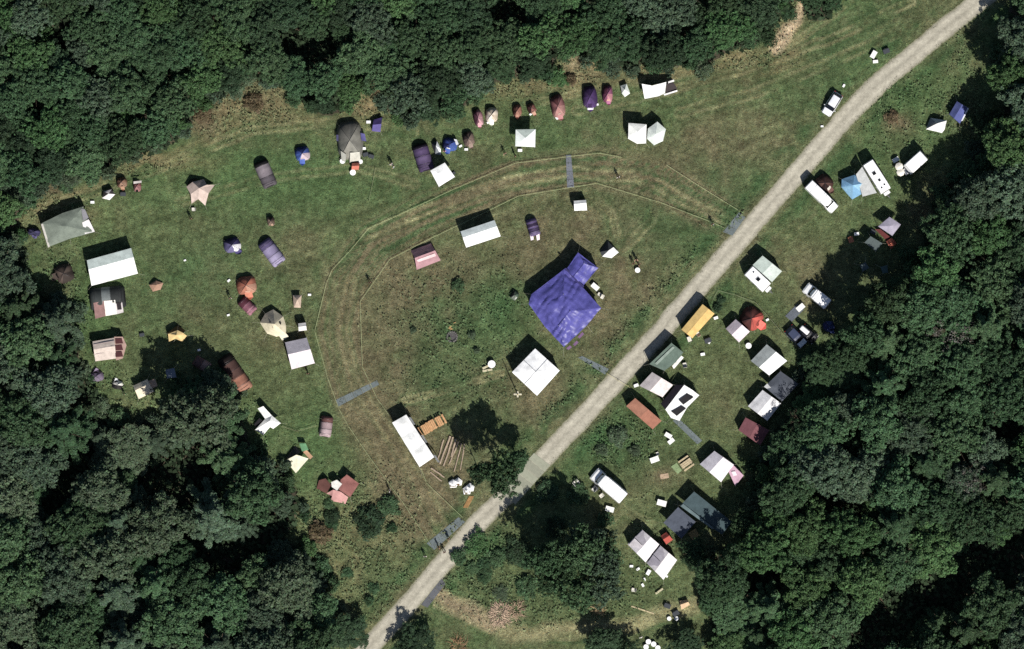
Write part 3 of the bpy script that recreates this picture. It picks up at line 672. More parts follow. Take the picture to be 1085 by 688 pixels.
sheet('side_panel', T, [(481, 147.5, .95), (484, 148, .8), (486, 153, .75), (483.5, 154, .95)], [(0, 1, 2, 3)], (228, 232, 240), 2, .02)
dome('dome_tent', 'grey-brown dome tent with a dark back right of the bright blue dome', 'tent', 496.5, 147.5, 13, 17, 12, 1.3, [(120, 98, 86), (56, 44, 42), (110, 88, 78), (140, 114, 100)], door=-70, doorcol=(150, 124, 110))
dome('dome_tent', 'maroon and pink tent leaning against the cream dome in the upper row', 'tent', 506.5, 125, 11, 19, 14, 1.3, [(180, 120, 134), (92, 46, 66), (100, 52, 72), (206, 150, 156)], door=-80, doorcol=(214, 160, 160))
dome('dome_tent', 'cream round dome tent with a white doorstep in the upper row', 'tent', 521, 122, 14, 17, 0, 1.5, [(226, 208, 184), (214, 196, 170), (234, 220, 200), (224, 200, 170)], door=-90, doorcol=(244, 240, 232), land='cream round dome tent')
dome('small_tent', 'small copper brown tent above the white square canopy, the left of two', 'tent', 548, 117.5, 10, 14, 0, 1.2, [(158, 98, 76), (96, 52, 44), (170, 112, 90)], door=-90, doorcol=(196, 140, 112))
dome('small_tent', 'small reddish brown tent with a spread porch, right of the copper brown one', 'tent', 563, 115, 10, 12, 25, 1.1, [(130, 76, 66), (70, 38, 36), (150, 92, 78)], door=-60, doorcol=(90, 50, 44), porch=((196, 142, 114), .7))
T = canopy('canopy_tent', 'white square canopy with a grey-green rear slope in the upper row', 'canopy', [(546.5, 137.5), (567.5, 137), (567, 156), (546, 155)], 2.3, 2.9, (238, 246, 240), cols=[(206, 222, 210), (240, 248, 242), (240, 248, 242), (240, 248, 242)], land='white square canopy with a grey-green slope')
T = dome('dome_tent', 'dusty rose dome tent with maroon crossed poles in the upper row', 'tent', 591, 113, 16, 26, 10, 1.6, [(150, 92, 92), (110, 58, 60), (138, 80, 82), (176, 118, 110), (186, 128, 118)], door=-75, doorcol=(176, 140, 124), land='dusty rose dome tent')
dome('dome_tent', 'deep purple dome tent with a white doormat in the upper row', 'tent', 625, 103, 17, 26, 6, 1.6, [(76, 48, 104), (60, 36, 84), (88, 58, 116), (80, 52, 108)], door=-90, doorcol=(60, 38, 80), land='deep purple dome tent')
T = dome('dome_tent', 'magenta pink tent with a peach front right of the deep purple dome', 'tent', 643.5, 100, 12, 20, 0, 1.3, [(150, 76, 116), (96, 40, 66), (130, 60, 92), (208, 130, 140)], door=-80, doorcol=(226, 160, 130))
T = tarp('small_tent', 'little white tent left of the large white awning', 'tent', [(657.5, 91, .7), (664, 89, .9), (667.5, 99, .5), (662, 103, .3), (659, 99, .6)], (226, 236, 228), extra=[(662, 95, 1.4)], faces=[(i, (i + 1) % 5, 5) for i in range(5)], cuts=2, g=.4)
T = tarp('awning_tent', 'large white swooping awning with a dark framed annex on its right', 'tent', [(680, 89, 2.2), (691, 91, 2.0), (706, 87, 2.3), (704.5, 99, 2.0), (698, 102, 1.9), (683, 105, 1.7)], WH, cuts=4, wr=.08, land='large white swooping awning')
sheet('annex', T, [(706, 89, 1.7), (714, 88, 1.6), (717.5, 94, 1.4), (716, 97, 1.3), (705, 99, 1.5)], [(0, 1, 2, 3, 4)], (66, 56, 58), 3, .03)
sheet('annex_trim', T, [(708, 86.5, 1.9), (714, 84.5, 1.9), (714.5, 86.5, 1.9), (708, 88.5, 1.9)], [(0, 1, 2, 3)], (236, 232, 230), 2, .02)
sheet('annex_trim', T, [(703, 100, 1.65), (717.5, 95.5, 1.6), (718, 97, 1.55), (704, 101.5, 1.6)], [(0, 1, 2, 3)], (236, 232, 230), 2, .02)
wallring(T, [(680, 90, 1.5), (706, 88, 1.6), (704, 99, 1.5), (683, 103, 1.3)], (120, 112, 110), skip=(2,))
T = tarp('white_tent', 'plain white square tent joined to the hexagonal one on the upper right grass', 'tent', [(666, 130.5, 2.1), (685, 132, 2.1), (684.5, 152, 1.9), (675, 152.5, 1.9), (665.5, 147, 1.9)], (246, 247, 240), extra=[(675.5, 140, 2.6)], faces=[(i, (i + 1) % 5, 5) for i in range(5)], cuts=4, wr=.05, land='white square tent of the joined pair')
wallring(T, [(666, 130.5, 2.0), (685, 132, 2.0), (684.5, 152, 1.8), (665.5, 147, 1.8)], (180, 180, 176), skip=(1,))
T = canopy('white_tent', 'pale grey-white hexagonal tent joined to the square white one', 'tent', [(686.5, 136.5), (696.5, 129), (705.5, 137), (702.5, 149.5), (693, 154), (685.5, 147)], 1.9, 2.6, (222, 232, 222), walls=(170, 178, 170), land='pale hexagonal tent')
# --- inside the ring
T = tarp('ridge_tent', 'pink and maroon striped ridge tent just inside the inner rope', 'tent', [(435, 266, .4), (456.5, 258, .4), (467, 276, .4), (441.5, 286, .4)], (180, 128, 136), extra=[(439.5, 273.5, 1.5), (461, 265.5, 1.5)], faces=[(0, 1, 5, 4), (4, 5, 2, 3)], cuts=4, wr=.05, pole_at=[(440.5, 273.5, 1.5), (460, 266.5, 1.5)], land='pink and maroon ridge tent')
sheet('stripe', T, [(441.5, 275.5, 1.38), (460.8, 268.5, 1.38), (462, 271.5, 1.05), (443, 278, 1.1)], [(0, 1, 2, 3)], (232, 190, 192), 3, .02)
sheet('dark_back_sheet', T, [(438, 268.5, .45), (456, 261, .45), (459.5, 265.5, 1.4), (440.2, 272.6, 1.4)], [(0, 1, 2, 3)], (96, 54, 64), 3, .02)
gable('long_tent', 'long white ridge tent with shade painted on its back slope just inside the inner rope', 'tent', [(488, 245.5), (524, 233.5), (530.5, 250.5), (494, 262.5)], 2.1, 2.5, WH, t=.38, cols=((214, 226, 224), WH), wall=(150, 158, 158), land='long white ridge tent in the ring', wr=.03)  # greyer rear colour stands for shade on the slope facing from the sun
T = tunnel('tunnel_tent', 'small purple tent with two white feet above the big blue marquee', 'tent', (562, 232), (567.5, 250), 12, 1.2, [(0, .3, (92, 74, 122)), (.3, .45, (60, 44, 80)), (.45, .6, (110, 90, 140)), (.6, .75, (70, 52, 92)), (.75, 1, (120, 100, 146))])
for x in (563.5, 570): sheet('porch_flap', T, [(x - 2, 249, .55), (x + 1.5, 248, .55), (x + 2, 254, .1), (x - 1, 255, .1)], [(0, 1, 2, 3)], (232, 214, 222), 1, .02)
gable('box_tent', 'small plain white tent alone above the centre of the field', 'tent', [(608, 213), (621, 212), (622, 223), (608.5, 223.5)], 1.5, 1.8, WH, wall=(120, 122, 120), t=.3, land='small plain white tent', g=.4)
T = thing('big_marquee', 'big royal blue marquee of a large square and a smaller square annex at mid camp', 'marquee', 601, 318, land='big blue marquee')
MQ = [(560, 322, 2.1), (563, 312, 2.2), (598, 285, 2.2), (618, 305, 2.2), (637, 326.5, 2.1), (622, 345, 2.1), (597.5, 368, 2.0), (577, 346, 2.1)]; AN = [(612.5, 267.5, 2.4), (634, 284, 2.3), (617, 304, 2.5), (599, 287, 2.5)]
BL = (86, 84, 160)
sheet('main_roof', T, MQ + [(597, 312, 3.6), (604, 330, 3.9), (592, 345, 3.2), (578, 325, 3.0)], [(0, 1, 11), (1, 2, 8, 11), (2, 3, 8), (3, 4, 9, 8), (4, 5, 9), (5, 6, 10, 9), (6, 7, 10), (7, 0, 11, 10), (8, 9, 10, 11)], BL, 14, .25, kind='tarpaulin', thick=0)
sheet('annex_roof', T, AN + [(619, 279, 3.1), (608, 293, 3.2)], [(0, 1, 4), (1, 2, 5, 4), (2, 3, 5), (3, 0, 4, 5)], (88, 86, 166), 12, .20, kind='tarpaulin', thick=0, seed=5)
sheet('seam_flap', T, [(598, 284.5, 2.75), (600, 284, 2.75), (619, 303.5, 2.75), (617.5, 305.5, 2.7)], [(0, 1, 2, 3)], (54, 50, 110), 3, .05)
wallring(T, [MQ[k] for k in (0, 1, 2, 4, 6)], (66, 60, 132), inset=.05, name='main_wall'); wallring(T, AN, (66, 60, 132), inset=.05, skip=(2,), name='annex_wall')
poles(T, [(604, 330, 3.9), (592, 345, 3.2), (597, 312, 3.6), (619, 279, 3.1)], .05); guys(T, MQ[:2] + MQ[4:] + AN[:2], 1.4, center=(600, 318, 0))
for (x, y, xx, yy) in ((607, 365, 611, 361), (612, 357, 617, 352), (600, 369, 604, 366)):
    sheet('hem_flap', T, [(x, y, 2.0), (xx, yy, 2.05), (xx + 2, yy + 2, 1.2), (x + 2, y + 2, 1.2)], [(0, 1, 2, 3)], (120, 84, 130), 1, .03)
T = canopy('canopy_tent', 'large brilliant white square marquee below the big blue one', 'marquee', [(542.5, 394.5), (567, 369.5), (593, 392.8), (569, 419.5)], 2.5, 3.3, (252, 252, 252), walls=(190, 190, 190), land='large brilliant white square marquee', wr=.02)
for (a, b) in (((555, 382), (581, 406)), ((580, 381), (556, 407))):
    m = MB(); m.tube([P(a[0], a[1], 2.62), P(567.8, 394, 3.36), P(b[0], b[1], 2.62)], .03, 5); m.build('roof_seam', mat((205, 205, 205)), T)
T = tarp('pop_up_tent', 'black and white pop-up shelter right of the big blue marquee', 'tent', [(636, 267, .4), (644, 255.5, .3), (650, 262, .9), (655.5, 267.5, .4), (648, 273.5, .2), (638, 272, .2)], [(60, 66, 70), (70, 76, 80), (240, 242, 238), (244, 246, 242), (236, 240, 236), (70, 74, 78)], extra=[(645, 265.5, 1.3)], faces=[(i, (i + 1) % 6, 6) for i in range(6)], cuts=2, pole_at=[(645, 265.5, 1.3)], land='black and white pop-up shelter')
T = dome('small_tent', 'tiny dark green bivouac tent left of the big blue marquee', 'tent', 545, 313, 9, 11, -30, .9, [(70, 92, 72), (40, 46, 42), (120, 130, 116)], door=-60, doorcol=(190, 196, 186))
T = thing('long_tent', 'long white three-bay marquee standing across the inner rope at lower left', 'marquee', 437.5, 467, land='long white three-bay marquee')
for k in range(3):
    f0, f1 = k / 3, (k + 1) / 3
    def ed(f, s): 
        a = (415.5 + (444.5 - 415.5) * f, 448 + (495 - 448) * f); b = (430.5 + (460 - 430.5) * f, 439.5 + (484.5 - 439.5) * f)
        return (a[0] + (b[0] - a[0]) * s, a[1] + (b[1] - a[1]) * s)
    a, b, c, d = ed(f0, 0), ed(f0, 1), ed(f1, 1), ed(f1, 0); mm = cen([a, b, c, d])
    sheet('roof_bay', T, [a + (2.1,), b + (2.1,), c + (2.1,), d + (2.1,), mm + (2.5,)], [(0, 1, 4), (1, 2, 4), (2, 3, 4), (3, 0, 4)], WH, 3, .03)
    for q_ in (a, b): poles(T, [q_ + (2.1,)])
poles(T, [(444.5, 495, 2.1), (460, 484.5, 2.1)])
wallring(T, [(415.5, 448, 2.05), (430.5, 439.5, 2.05), (460, 484.5, 2.05), (444.5, 495, 2.05)], (200, 200, 200), skip=(1,))
for (x, y) in ((434, 442), (447, 461), (460, 482)):
    sheet('side_flap', T, [(x - 1, y, 1.9), (x + 4, y + 8, 1.9), (x + 6, y + 8, 1.2), (x + 1.5, y + .5, 1.3)], [(0, 1, 2, 3)], (226, 226, 224), 2, .03)
guys(T, [(415.5, 448, 2.1), (430.5, 439.5, 2.1), (460, 484.5, 2.1), (444.5, 495, 2.1)], 1.4)
# --- right side, north of the road bend
T = tarp('ridge_tent', 'white and grey faceted tent next to the blue tent at the right wood edge', 'tent', [(981, 137, .5), (986, 125, .4), (1003, 128, .9), (1001, 137, .5), (998, 141, .2), (990, 139, .4)], [(130, 136, 140), (196, 200, 202), (238, 240, 238), (240, 240, 238), (240, 240, 238), (244, 244, 240)], extra=[(993, 131, 1.9)], faces=[(i, (i + 1) % 6, 6) for i in range(6)], cuts=3, land='white and grey faceted tent', pole_at=[(993, 131, 1.9)])
T = gable('ridge_tent', 'blue ridge tent with a white right edge at the right wood edge', 'tent', [(1006, 121), (1014, 107.5), (1026, 115), (1017, 131)], 1.3, 1.9, (84, 96, 168), cols=((92, 104, 172), (84, 96, 168)), land='blue ridge tent at the right')
sheet('edge_flap', T, [(1022.5, 112.5, 1.45), (1026.5, 115, 1.35), (1020, 128, 1.3), (1015.5, 129.5, 1.35)], [(0, 1, 2, 3)], (226, 228, 240), 3, .03)
caravan('plain white caravan standing by itself near the right wood edge', [(956, 176), (965, 185.5), (983, 169.5), (973.5, 160)], [], land='plain white lone caravan')
caravan('white caravan with black roof hatches beside the light blue tent', [(932.5, 206), (944, 200), (924, 169), (913, 175.5)], [(-.25, -.12, .5), (.25, -.0, .34), (.62, .3, .22), (.7, -.35, .2)], land='white caravan with black roof hatches')
T = tarp('awning', 'flat pale grey awning between the hatch-roofed caravan and the light blue tent', 'awning', [(907, 185, 2.0), (913.5, 177, 2.2), (929, 204.5, 2.2), (914, 208.5, 1.9)], (196, 198, 196), cuts=4, wr=.04)
T = tarp('party_tent', 'light blue faceted tent spread in front of the hatch-roofed caravan', 'tent', [(892, 190, 1.3), (905.5, 185.5, 1.6), (916.5, 194, 1.8), (914, 205, 1.4), (903, 211.5, 1.2), (891.5, 198.5, 1.1)], [(116, 178, 220), (96, 160, 208), (130, 190, 226), (104, 168, 212), (124, 186, 224), (100, 164, 210)], extra=[(904, 196.5, 2.5)], faces=[(i, (i + 1) % 6, 6) for i in range(6)], cuts=3, land='light blue faceted tent')
wallring(T, [(892, 190, 1.2), (905.5, 185.5, 1.5), (916.5, 194, 1.7), (914, 205, 1.3), (903, 211.5, 1.1), (891.5, 198.5, 1.0)], (90, 150, 196))
van('parked_van', 'white van parked between the road and the light blue tent, facing away from the road', (884.5, 222.5), (856, 195), 12.5, land='white van by the road')
T = dome('dome_tent', 'dark brown round tent with beige trim beside the white van by the road', 'tent', 873.5, 194, 20, 18, -40, 1.6, [(84, 54, 46), (62, 38, 34), (96, 64, 54), (50, 30, 28)], door=-50, doorcol=(214, 206, 188))
T = canopy('party_tent', 'lavender square tent above the dark red table sets', 'tent', [(930.5, 240), (942.5, 230), (954.5, 238), (945.5, 250)], 2.0, 2.4, (166, 158, 180), land='lavender square tent')
tarp('shade_tarp', 'dark green-grey square tarp half in the tree shadow on the right', 'tarp', [(916, 257, 2.0), (922.5, 250.5, 2.1), (935, 258, 2.0), (928, 266.5, 1.9)], (84, 98, 98), cuts=3, land='dark green-grey square tarp')
tarp('shade_tarp', 'small slate tarp deep in the tree shadow on the right', 'tarp', [(911, 281, 1.6), (917, 278, 1.7), (921, 284, 1.6), (914, 288, 1.5)], (80, 98, 104), cuts=2)
tarp('shade_tarp', 'small teal tarp deep in the tree shadow near the right wood', 'tarp', [(933, 283, 1.5), (940, 281, 1.6), (941, 289, 1.6), (935, 290, 1.5)], (70, 100, 100), cuts=2)
tarp('ground_blanket', 'crimson blanket spread between lavender tent and green-grey tarp', 'blanket', [(927, 243, .5), (933, 243, .6), (944, 252, .5), (940, 256, .4)], (110, 44, 44), cuts=3, wr=.05, g=0, pole_at=[])
gable('small_tent', 'orange-red small tent right of the green-grey tarp', 'tent', [(939, 256), (945, 252), (950, 258), (944, 264)], .8, 1.2, (206, 96, 62), g=.4)
caravan('white caravan with one black roof hatch beside the gravel road', [(816.5, 300), (808, 310.5), (788, 291.5), (797, 281.5)], [(.03, .0, .55), (-.6, .3, .2)], land='white caravan with one roof hatch', draw=True)
T = gable('awning_tent', 'pale green-grey awning tent built onto the caravan with one roof hatch', 'awning', [(797.5, 281), (808, 271), (828.5, 287.5), (818, 299)], 2.1, 2.4, (198, 212, 200), t=.5, cols=((190, 206, 194), (204, 216, 206)), g=.8)
van('parked_van', 'white van with a black windscreen standing alone right of the road caravan', (853, 304), (877, 323), 13, dark_nose=False, land='lone white van')
car('parked_car', 'silver estate car parked on the grass at the top of the road', (874.5, 121.5), (888.5, 99.5), 12, (222, 224, 230), land='silver estate car')
T = gable('long_tent', 'bright amber yellow rectangular tent beside the gravel road', 'tent', [(722, 349.5), (744.5, 322.5), (757, 332.5), (733.5, 358.5)], 2.2, 2.6, (234, 186, 72), t=.5, cols=((240, 194, 80), (232, 182, 66)), wall=(190, 140, 50), land='amber yellow tent')
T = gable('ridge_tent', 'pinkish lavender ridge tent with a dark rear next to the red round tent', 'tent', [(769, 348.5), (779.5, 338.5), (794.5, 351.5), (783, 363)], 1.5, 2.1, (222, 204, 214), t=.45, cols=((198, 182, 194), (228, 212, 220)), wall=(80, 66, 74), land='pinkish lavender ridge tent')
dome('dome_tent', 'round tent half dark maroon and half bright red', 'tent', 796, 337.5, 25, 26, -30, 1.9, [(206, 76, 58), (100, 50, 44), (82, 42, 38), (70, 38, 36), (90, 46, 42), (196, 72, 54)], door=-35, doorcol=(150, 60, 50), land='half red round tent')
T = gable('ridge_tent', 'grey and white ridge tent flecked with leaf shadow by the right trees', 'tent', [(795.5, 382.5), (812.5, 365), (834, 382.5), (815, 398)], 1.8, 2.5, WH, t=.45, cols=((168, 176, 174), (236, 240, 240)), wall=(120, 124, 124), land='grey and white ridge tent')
T = tarp('party_tent', 'charcoal square tent below the grey and white ridge tent', 'tent', [(810, 410, 1.9), (827, 393.5, 2.0), (846, 407, 2.0), (828.5, 425.5, 1.9)], (84, 90, 102), extra=[(828, 409, 2.5)], faces=[(i, (i + 1) % 4, 4) for i in range(4)], cuts=4, wr=.05, land='charcoal square tent')
sheet('pale_corner', T, [(809.5, 410, 1.97), (813, 406.5, 2.05), (817, 411, 2.15), (812.5, 412, 2.05)], [(0, 1, 2, 3)], (200, 200, 200), 2, .02)
T = gable('ridge_tent', 'white ridge tent dappled by a tree shadow, left of the charcoal tent', 'tent', [(792.5, 430.5), (808, 413.5), (827.5, 427.5), (813, 446)], 1.8, 2.4, (224, 222, 224), t=.5, land='dappled white ridge tent')
T = gable('ridge_tent', 'wine red ridge tent half under the trees on the right side', 'tent', [(782.5, 456), (790, 442.5), (815, 456), (805.5, 472)], 1.6, 2.1, (134, 76, 84), t=.5, land='wine red ridge tent')
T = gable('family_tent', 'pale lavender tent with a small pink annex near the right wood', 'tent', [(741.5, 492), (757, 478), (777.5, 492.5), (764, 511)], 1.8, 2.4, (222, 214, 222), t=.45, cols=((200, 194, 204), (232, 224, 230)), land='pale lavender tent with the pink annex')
sheet('annex', T, [(771, 498, 1.4), (777, 493, 1.4), (788, 504, 1.1), (779, 515, 1.0)], [(0, 1, 2, 3)], (206, 160, 184), 3, .05)
sheet('annex_window', T, [(775, 500, 1.48), (779, 499.5, 1.45), (781, 503.5, 1.38), (777, 505, 1.42)], [(0, 1, 2, 3)], (240, 220, 230), 1, 0)
wallring(T, [(771, 498, 1.3), (777, 493, 1.3), (788, 504, 1.0), (779, 515, .9)], (160, 110, 136))
# --- cluster by the road
T = tarp('market_stall', 'dull green stall with striped roof beside the gravel road', 'stall', [(688, 386, 2.2), (711.5, 363.5, 2.4), (724, 373.5, 2.4), (716, 384, 2.2), (704, 393, 2.2)], (98, 120, 106), cuts=4, wr=.04, land='dull green stall')
sheet('roof_band', T, [(694, 385, 2.36), (713, 367, 2.5), (715, 368.5, 2.5), (696, 387, 2.36)], [(0, 1, 2, 3)], (140, 158, 144), 3, 0)
sheet('front_flap', T, [(712, 388, 1.9), (722, 377, 2.1), (724.5, 379, 1.9), (714, 391, 1.8)], [(0, 1, 2, 3)], (230, 228, 220), 3, .05)
wallring(T, [(688, 386, 2.1), (711.5, 363.5, 2.3), (724, 373.5, 2.3), (704, 393, 2.1)], (70, 86, 76), skip=(2,))
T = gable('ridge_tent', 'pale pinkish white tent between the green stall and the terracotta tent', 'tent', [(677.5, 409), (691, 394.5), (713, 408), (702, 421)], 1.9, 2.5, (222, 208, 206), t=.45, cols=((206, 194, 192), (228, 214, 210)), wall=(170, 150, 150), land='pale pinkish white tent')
T = gable('long_tent', 'terracotta orange rectangular tent near the road edge', 'tent', [(663.5, 430.5), (673, 422), (701, 446), (691.5, 455)], 1.9, 2.3, (178, 112, 80), t=.5, cols=((182, 116, 84), (174, 106, 76)), wall=(120, 64, 46), land='terracotta tent')
T = tarp('party_tent', 'white angular tent with black stripes between terracotta tent and open grass', 'tent', [(705, 434, 1.9), (725, 408, 2.2), (733, 413, 2.1), (741, 419, 2.0), (728, 432, 2.0), (720, 446, 1.8), (711, 443, 1.8)], WH, cuts=3, wr=.04, land='white angular tent with black stripes')
sheet('stripe', T, [(719, 424, 2.23), (728, 417, 2.26), (735, 421, 2.18), (724, 429, 2.18)], [(0, 1, 2, 3)], (42, 40, 44), 3, .03)
sheet('stripe', T, [(711, 436, 2.02), (722, 430, 2.14), (727, 433, 2.1), (717, 441, 1.95)], [(0, 1, 2, 3)], (42, 40, 44), 3, .02)
sheet('side_panel', T, [(705, 434, 1.85), (700, 428, 1.2), (716, 408, 1.4), (724, 408, 2.15)], [(0, 1, 2, 3)], (52, 46, 56), 3, .03)
wallring(T, [(705, 434, 1.8), (725, 408, 2.1), (741, 419, 1.9), (720, 446, 1.7)], (110, 110, 112), skip=(2,))
# --- lower right
van('parked_van', 'long white van parked on the grass below the road, nose to the upper left', (629, 501), (660.5, 528), 15.5, hgt=2.5, land='long white van below the road')
tarp('shade_tarp', 'dark slate blue square tarp beside the long teal tarp', 'tarp', [(703, 554, 1.8), (718.5, 537.5, 2.1), (737, 553, 2.0), (722, 571, 1.8)], (80, 88, 104), cuts=4, wr=.07, land='dark slate blue tarp')
T = tarp('shade_tarp', 'long tapering dark teal tarp with a folded lower edge near the trees', 'tarp', [(720.5, 536, 1.9), (735.5, 521, 2.1), (775.5, 553, 1.7), (765, 566.5, 1.5)], (64, 86, 92), cuts=5, wr=.07, land='long dark teal tarp')
sheet('edge_band', T, [(721, 536.5, 1.98), (724, 534, 2.08), (757, 560, 1.88), (755, 561, 1.82)], [(0, 1, 2, 3)], (96, 118, 122), 3, .03)
gable('small_tent', 'bright red small tent between slate blue tarp and chequered tents', 'tent', [(700, 568), (706, 564), (713, 572), (706, 577)], .8, 1.3, (196, 74, 54), g=.4)
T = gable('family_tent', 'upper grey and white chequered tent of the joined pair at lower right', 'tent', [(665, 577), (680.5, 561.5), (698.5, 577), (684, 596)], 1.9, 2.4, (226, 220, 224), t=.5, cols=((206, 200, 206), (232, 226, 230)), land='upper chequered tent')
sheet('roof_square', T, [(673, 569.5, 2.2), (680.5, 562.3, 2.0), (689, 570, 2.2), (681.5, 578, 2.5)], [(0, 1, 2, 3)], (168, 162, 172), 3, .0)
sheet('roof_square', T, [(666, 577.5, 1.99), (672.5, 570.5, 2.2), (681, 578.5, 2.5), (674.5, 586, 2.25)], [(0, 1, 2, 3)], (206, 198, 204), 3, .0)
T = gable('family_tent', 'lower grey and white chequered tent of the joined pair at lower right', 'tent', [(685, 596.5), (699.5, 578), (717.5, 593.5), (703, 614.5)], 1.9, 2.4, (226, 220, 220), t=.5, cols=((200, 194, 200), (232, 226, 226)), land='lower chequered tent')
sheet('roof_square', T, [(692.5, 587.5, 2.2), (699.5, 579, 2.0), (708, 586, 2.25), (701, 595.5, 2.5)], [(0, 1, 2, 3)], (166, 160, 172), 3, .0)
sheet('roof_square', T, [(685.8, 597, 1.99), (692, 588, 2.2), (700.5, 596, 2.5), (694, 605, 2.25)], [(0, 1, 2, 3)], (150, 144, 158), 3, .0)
# cars in the shade by the right trees
car_ = car('parked_car', 'dark blue car with a pale bonnet parked in the shade by the right trees', (852, 366), (835, 348), 13, (58, 66, 92), land='dark blue car in the shade')
m = MB(); m.box((1.15, 0, 1.0), (1.0, 1.35, .03), 0, 0, .01); m.build('bonnet', mat((206, 214, 220), 'paint'), car_)
car('parked_car', 'black car with a white roof box parked in the shade by the right trees', (864, 361), (849, 348), 13, (30, 30, 36), land='black car in the shade')
for (x, y, dg) in ((852, 350, -40),):
    T = thing('roof_box', 'white roof box on top of the black car in the shade', 'roof box', x, y); del T['_o']; T.location.z = 1.53; T.rotation_euler.z = R(dg)
    m = MB(); m.box((0, 0, .2), (1.5, .7, .34), 0, 0, .1); m.build('shell', mat((240, 240, 240), 'plastic'), T)
    m = MB(); m.box((0, 0, .015), (1.3, .6, .03)); m.build('base', mat((60, 60, 60), 'plastic'), T)
tarp('shade_tarp', 'flat grey-blue groundsheet left of the shaded cars', 'groundsheet', [(832, 335, .05), (845, 322, .05), (852, 328, .05), (839, 341, .05)], (96, 104, 116), cuts=3, wr=.02, g=0, pole_at=[])
dome('small_tent', 'small round blue tent in the shade right of the black car', 'tent', 878, 346, 13, 12, 0, 1.0, [(56, 72, 130), (40, 50, 104), (66, 84, 146)], door=-60)

# ------------------------------------------------------------------ mats, ropes, poles
def mat_path(label, q, rgb=(104, 114, 116), z0=.03):
    cx, cy = cen(q); T = thing('ground_mat', label, 'ground mat', cx, cy, 'grey trackway mats laid on the grass'); a, b, c, d = [P(*p) for p in q]
    L = ((b - a).length + (c - d).length) / 2; n = max(2, int(L / 1.2))
    for k in range(n):
        f0, f1 = k / n + .004, (k + 1) / n - .004; m = MB()
        p0, p1, p2, p3 = a.lerp(b, f0), a.lerp(b, f1), d.lerp(c, f1), d.lerp(c, f0); z = z0 + .012 * (k % 2)
        for (u, v) in ((p0, p1), (p1, p2), (p2, p3), (p3, p0)): m.face([(u.x, u.y, 0), (v.x, v.y, 0), (v.x, v.y, z), (u.x, u.y, z)])
        m.face([(p.x, p.y, z) for p in (p3, p2, p1, p0)]); o = m.build('panel', mat(rgb if k % 2 else tuple(int(v * .94) for v in rgb), 'plastic'), T)
mat_path('narrow grey trackway mat crossing both ropes at the lower left', [(355.5, 424), (399.5, 403), (402, 407.5), (358.5, 431)])
mat_path('narrow grey trackway mat crossing both ropes at the top of the ring', [(599.5, 164), (601, 199), (608.5, 199), (605, 164)], (108, 112, 122))
mat_path('narrow grey trackway mat from below the big blue marquee to the road', [(612.5, 379), (617, 377.5), (645, 391), (641, 397)])
mat_path('narrow grey trackway mat below the striped white angular tent', [(713, 446), (717.5, 442), (744, 467), (739, 471)])
mat_path('wide grey trackway mat where the ropes meet the road at the right', [(766, 246), (783, 225), (790, 230), (776, 250)])
mat_path('long grey trackway mat at the lower left entrance from the road', [(452, 576), (486, 548), (493, 553), (460, 583)])
mat_path('grey trackway mat on the roadside at the start of the sandy track', [(446, 641), (468, 613), (472, 619), (453, 644)], (92, 94, 100))
mat_path('pale green-grey mat covering the gravel road beside the small lone tree', [(529, 520), (566, 480), (583, 493), (546, 535)], (150, 152, 132), .05)

def rope(label, pts, group='rope lines round the ring', col=(176, 188, 120), h=.4, r=.028):
    cx, cy = cen(pts); T = thing('rope_fence', label, 'rope fence', cx, cy, group); q = [P(*p) for p in pts]
    line = []; posts = []
    for i in range(len(q) - 1):
        L = (q[i + 1] - q[i]).length; n = max(1, round(L / 3.5))
        for k in range(n):
            a, b = q[i].lerp(q[i + 1], k / n), q[i].lerp(q[i + 1], (k + 1) / n); posts.append(a)
            for j in range(6):
                f = j / 6; p = a.lerp(b, f); line.append(Vector((p.x, p.y, h - .12 * 4 * f * (1 - f))))
    posts.append(q[-1]); line.append(q[-1] + Vector((0, 0, h)))
    m = MB(); m.tube(line, r, 5); m.build('rope', mat(col), T)
    for p in posts:
        m = MB(); m.tube([(p.x, p.y, 0), (p.x, p.y, h + .08)], .03, 6); m.build('post', mat((150, 130, 90), 'wood'), T)
rope('outer rope line with posts from the lower left entrance round the top of the ring', [(457, 578), (426, 531), (393.5, 487), (369.5, 452), (359, 433), (347, 400), (333.5, 351), (346, 300), (352, 286), (370, 267), (391, 242), (416, 231), (480, 201), (546, 173), (600, 166.5), (634.7, 162.5), (659, 167)])
rope('inner rope line with posts from the three-bay marquee round the ring', [(413, 441), (400, 423), (384, 389), (381.5, 320), (413, 275), (456, 253), (498, 233), (549, 208), (607, 198.5), (632.6, 194.5), (700, 215), (755, 236), (768, 242)])
rope('short inner rope line from the three-bay marquee down to the road entrance', [(446, 496), (452, 512), (491, 549)])
rope('short straight rope line from the upper grass down to the road', [(706, 175), (742, 198), (784, 224)])
rope('short rope line running down below the olive-grey dome pavilion', [(398, 178), (391, 213)], None, (140, 146, 100))
rope('rope line bending from the road past the half red round tent', [(755, 318), (760.7, 308), (780, 313), (801, 321), (815.6, 337.5), (842, 368)], None, (130, 138, 100))
rope('yellow rope stretched over the gravel road below the blue marquee', [(643, 396), (655, 403.5), (668, 411)], None, (190, 180, 110), .5)
rope('thin rope line right of the white stepped tent', [(299, 452), (315, 457), (336, 451)], None, (140, 140, 96), .5, .03)

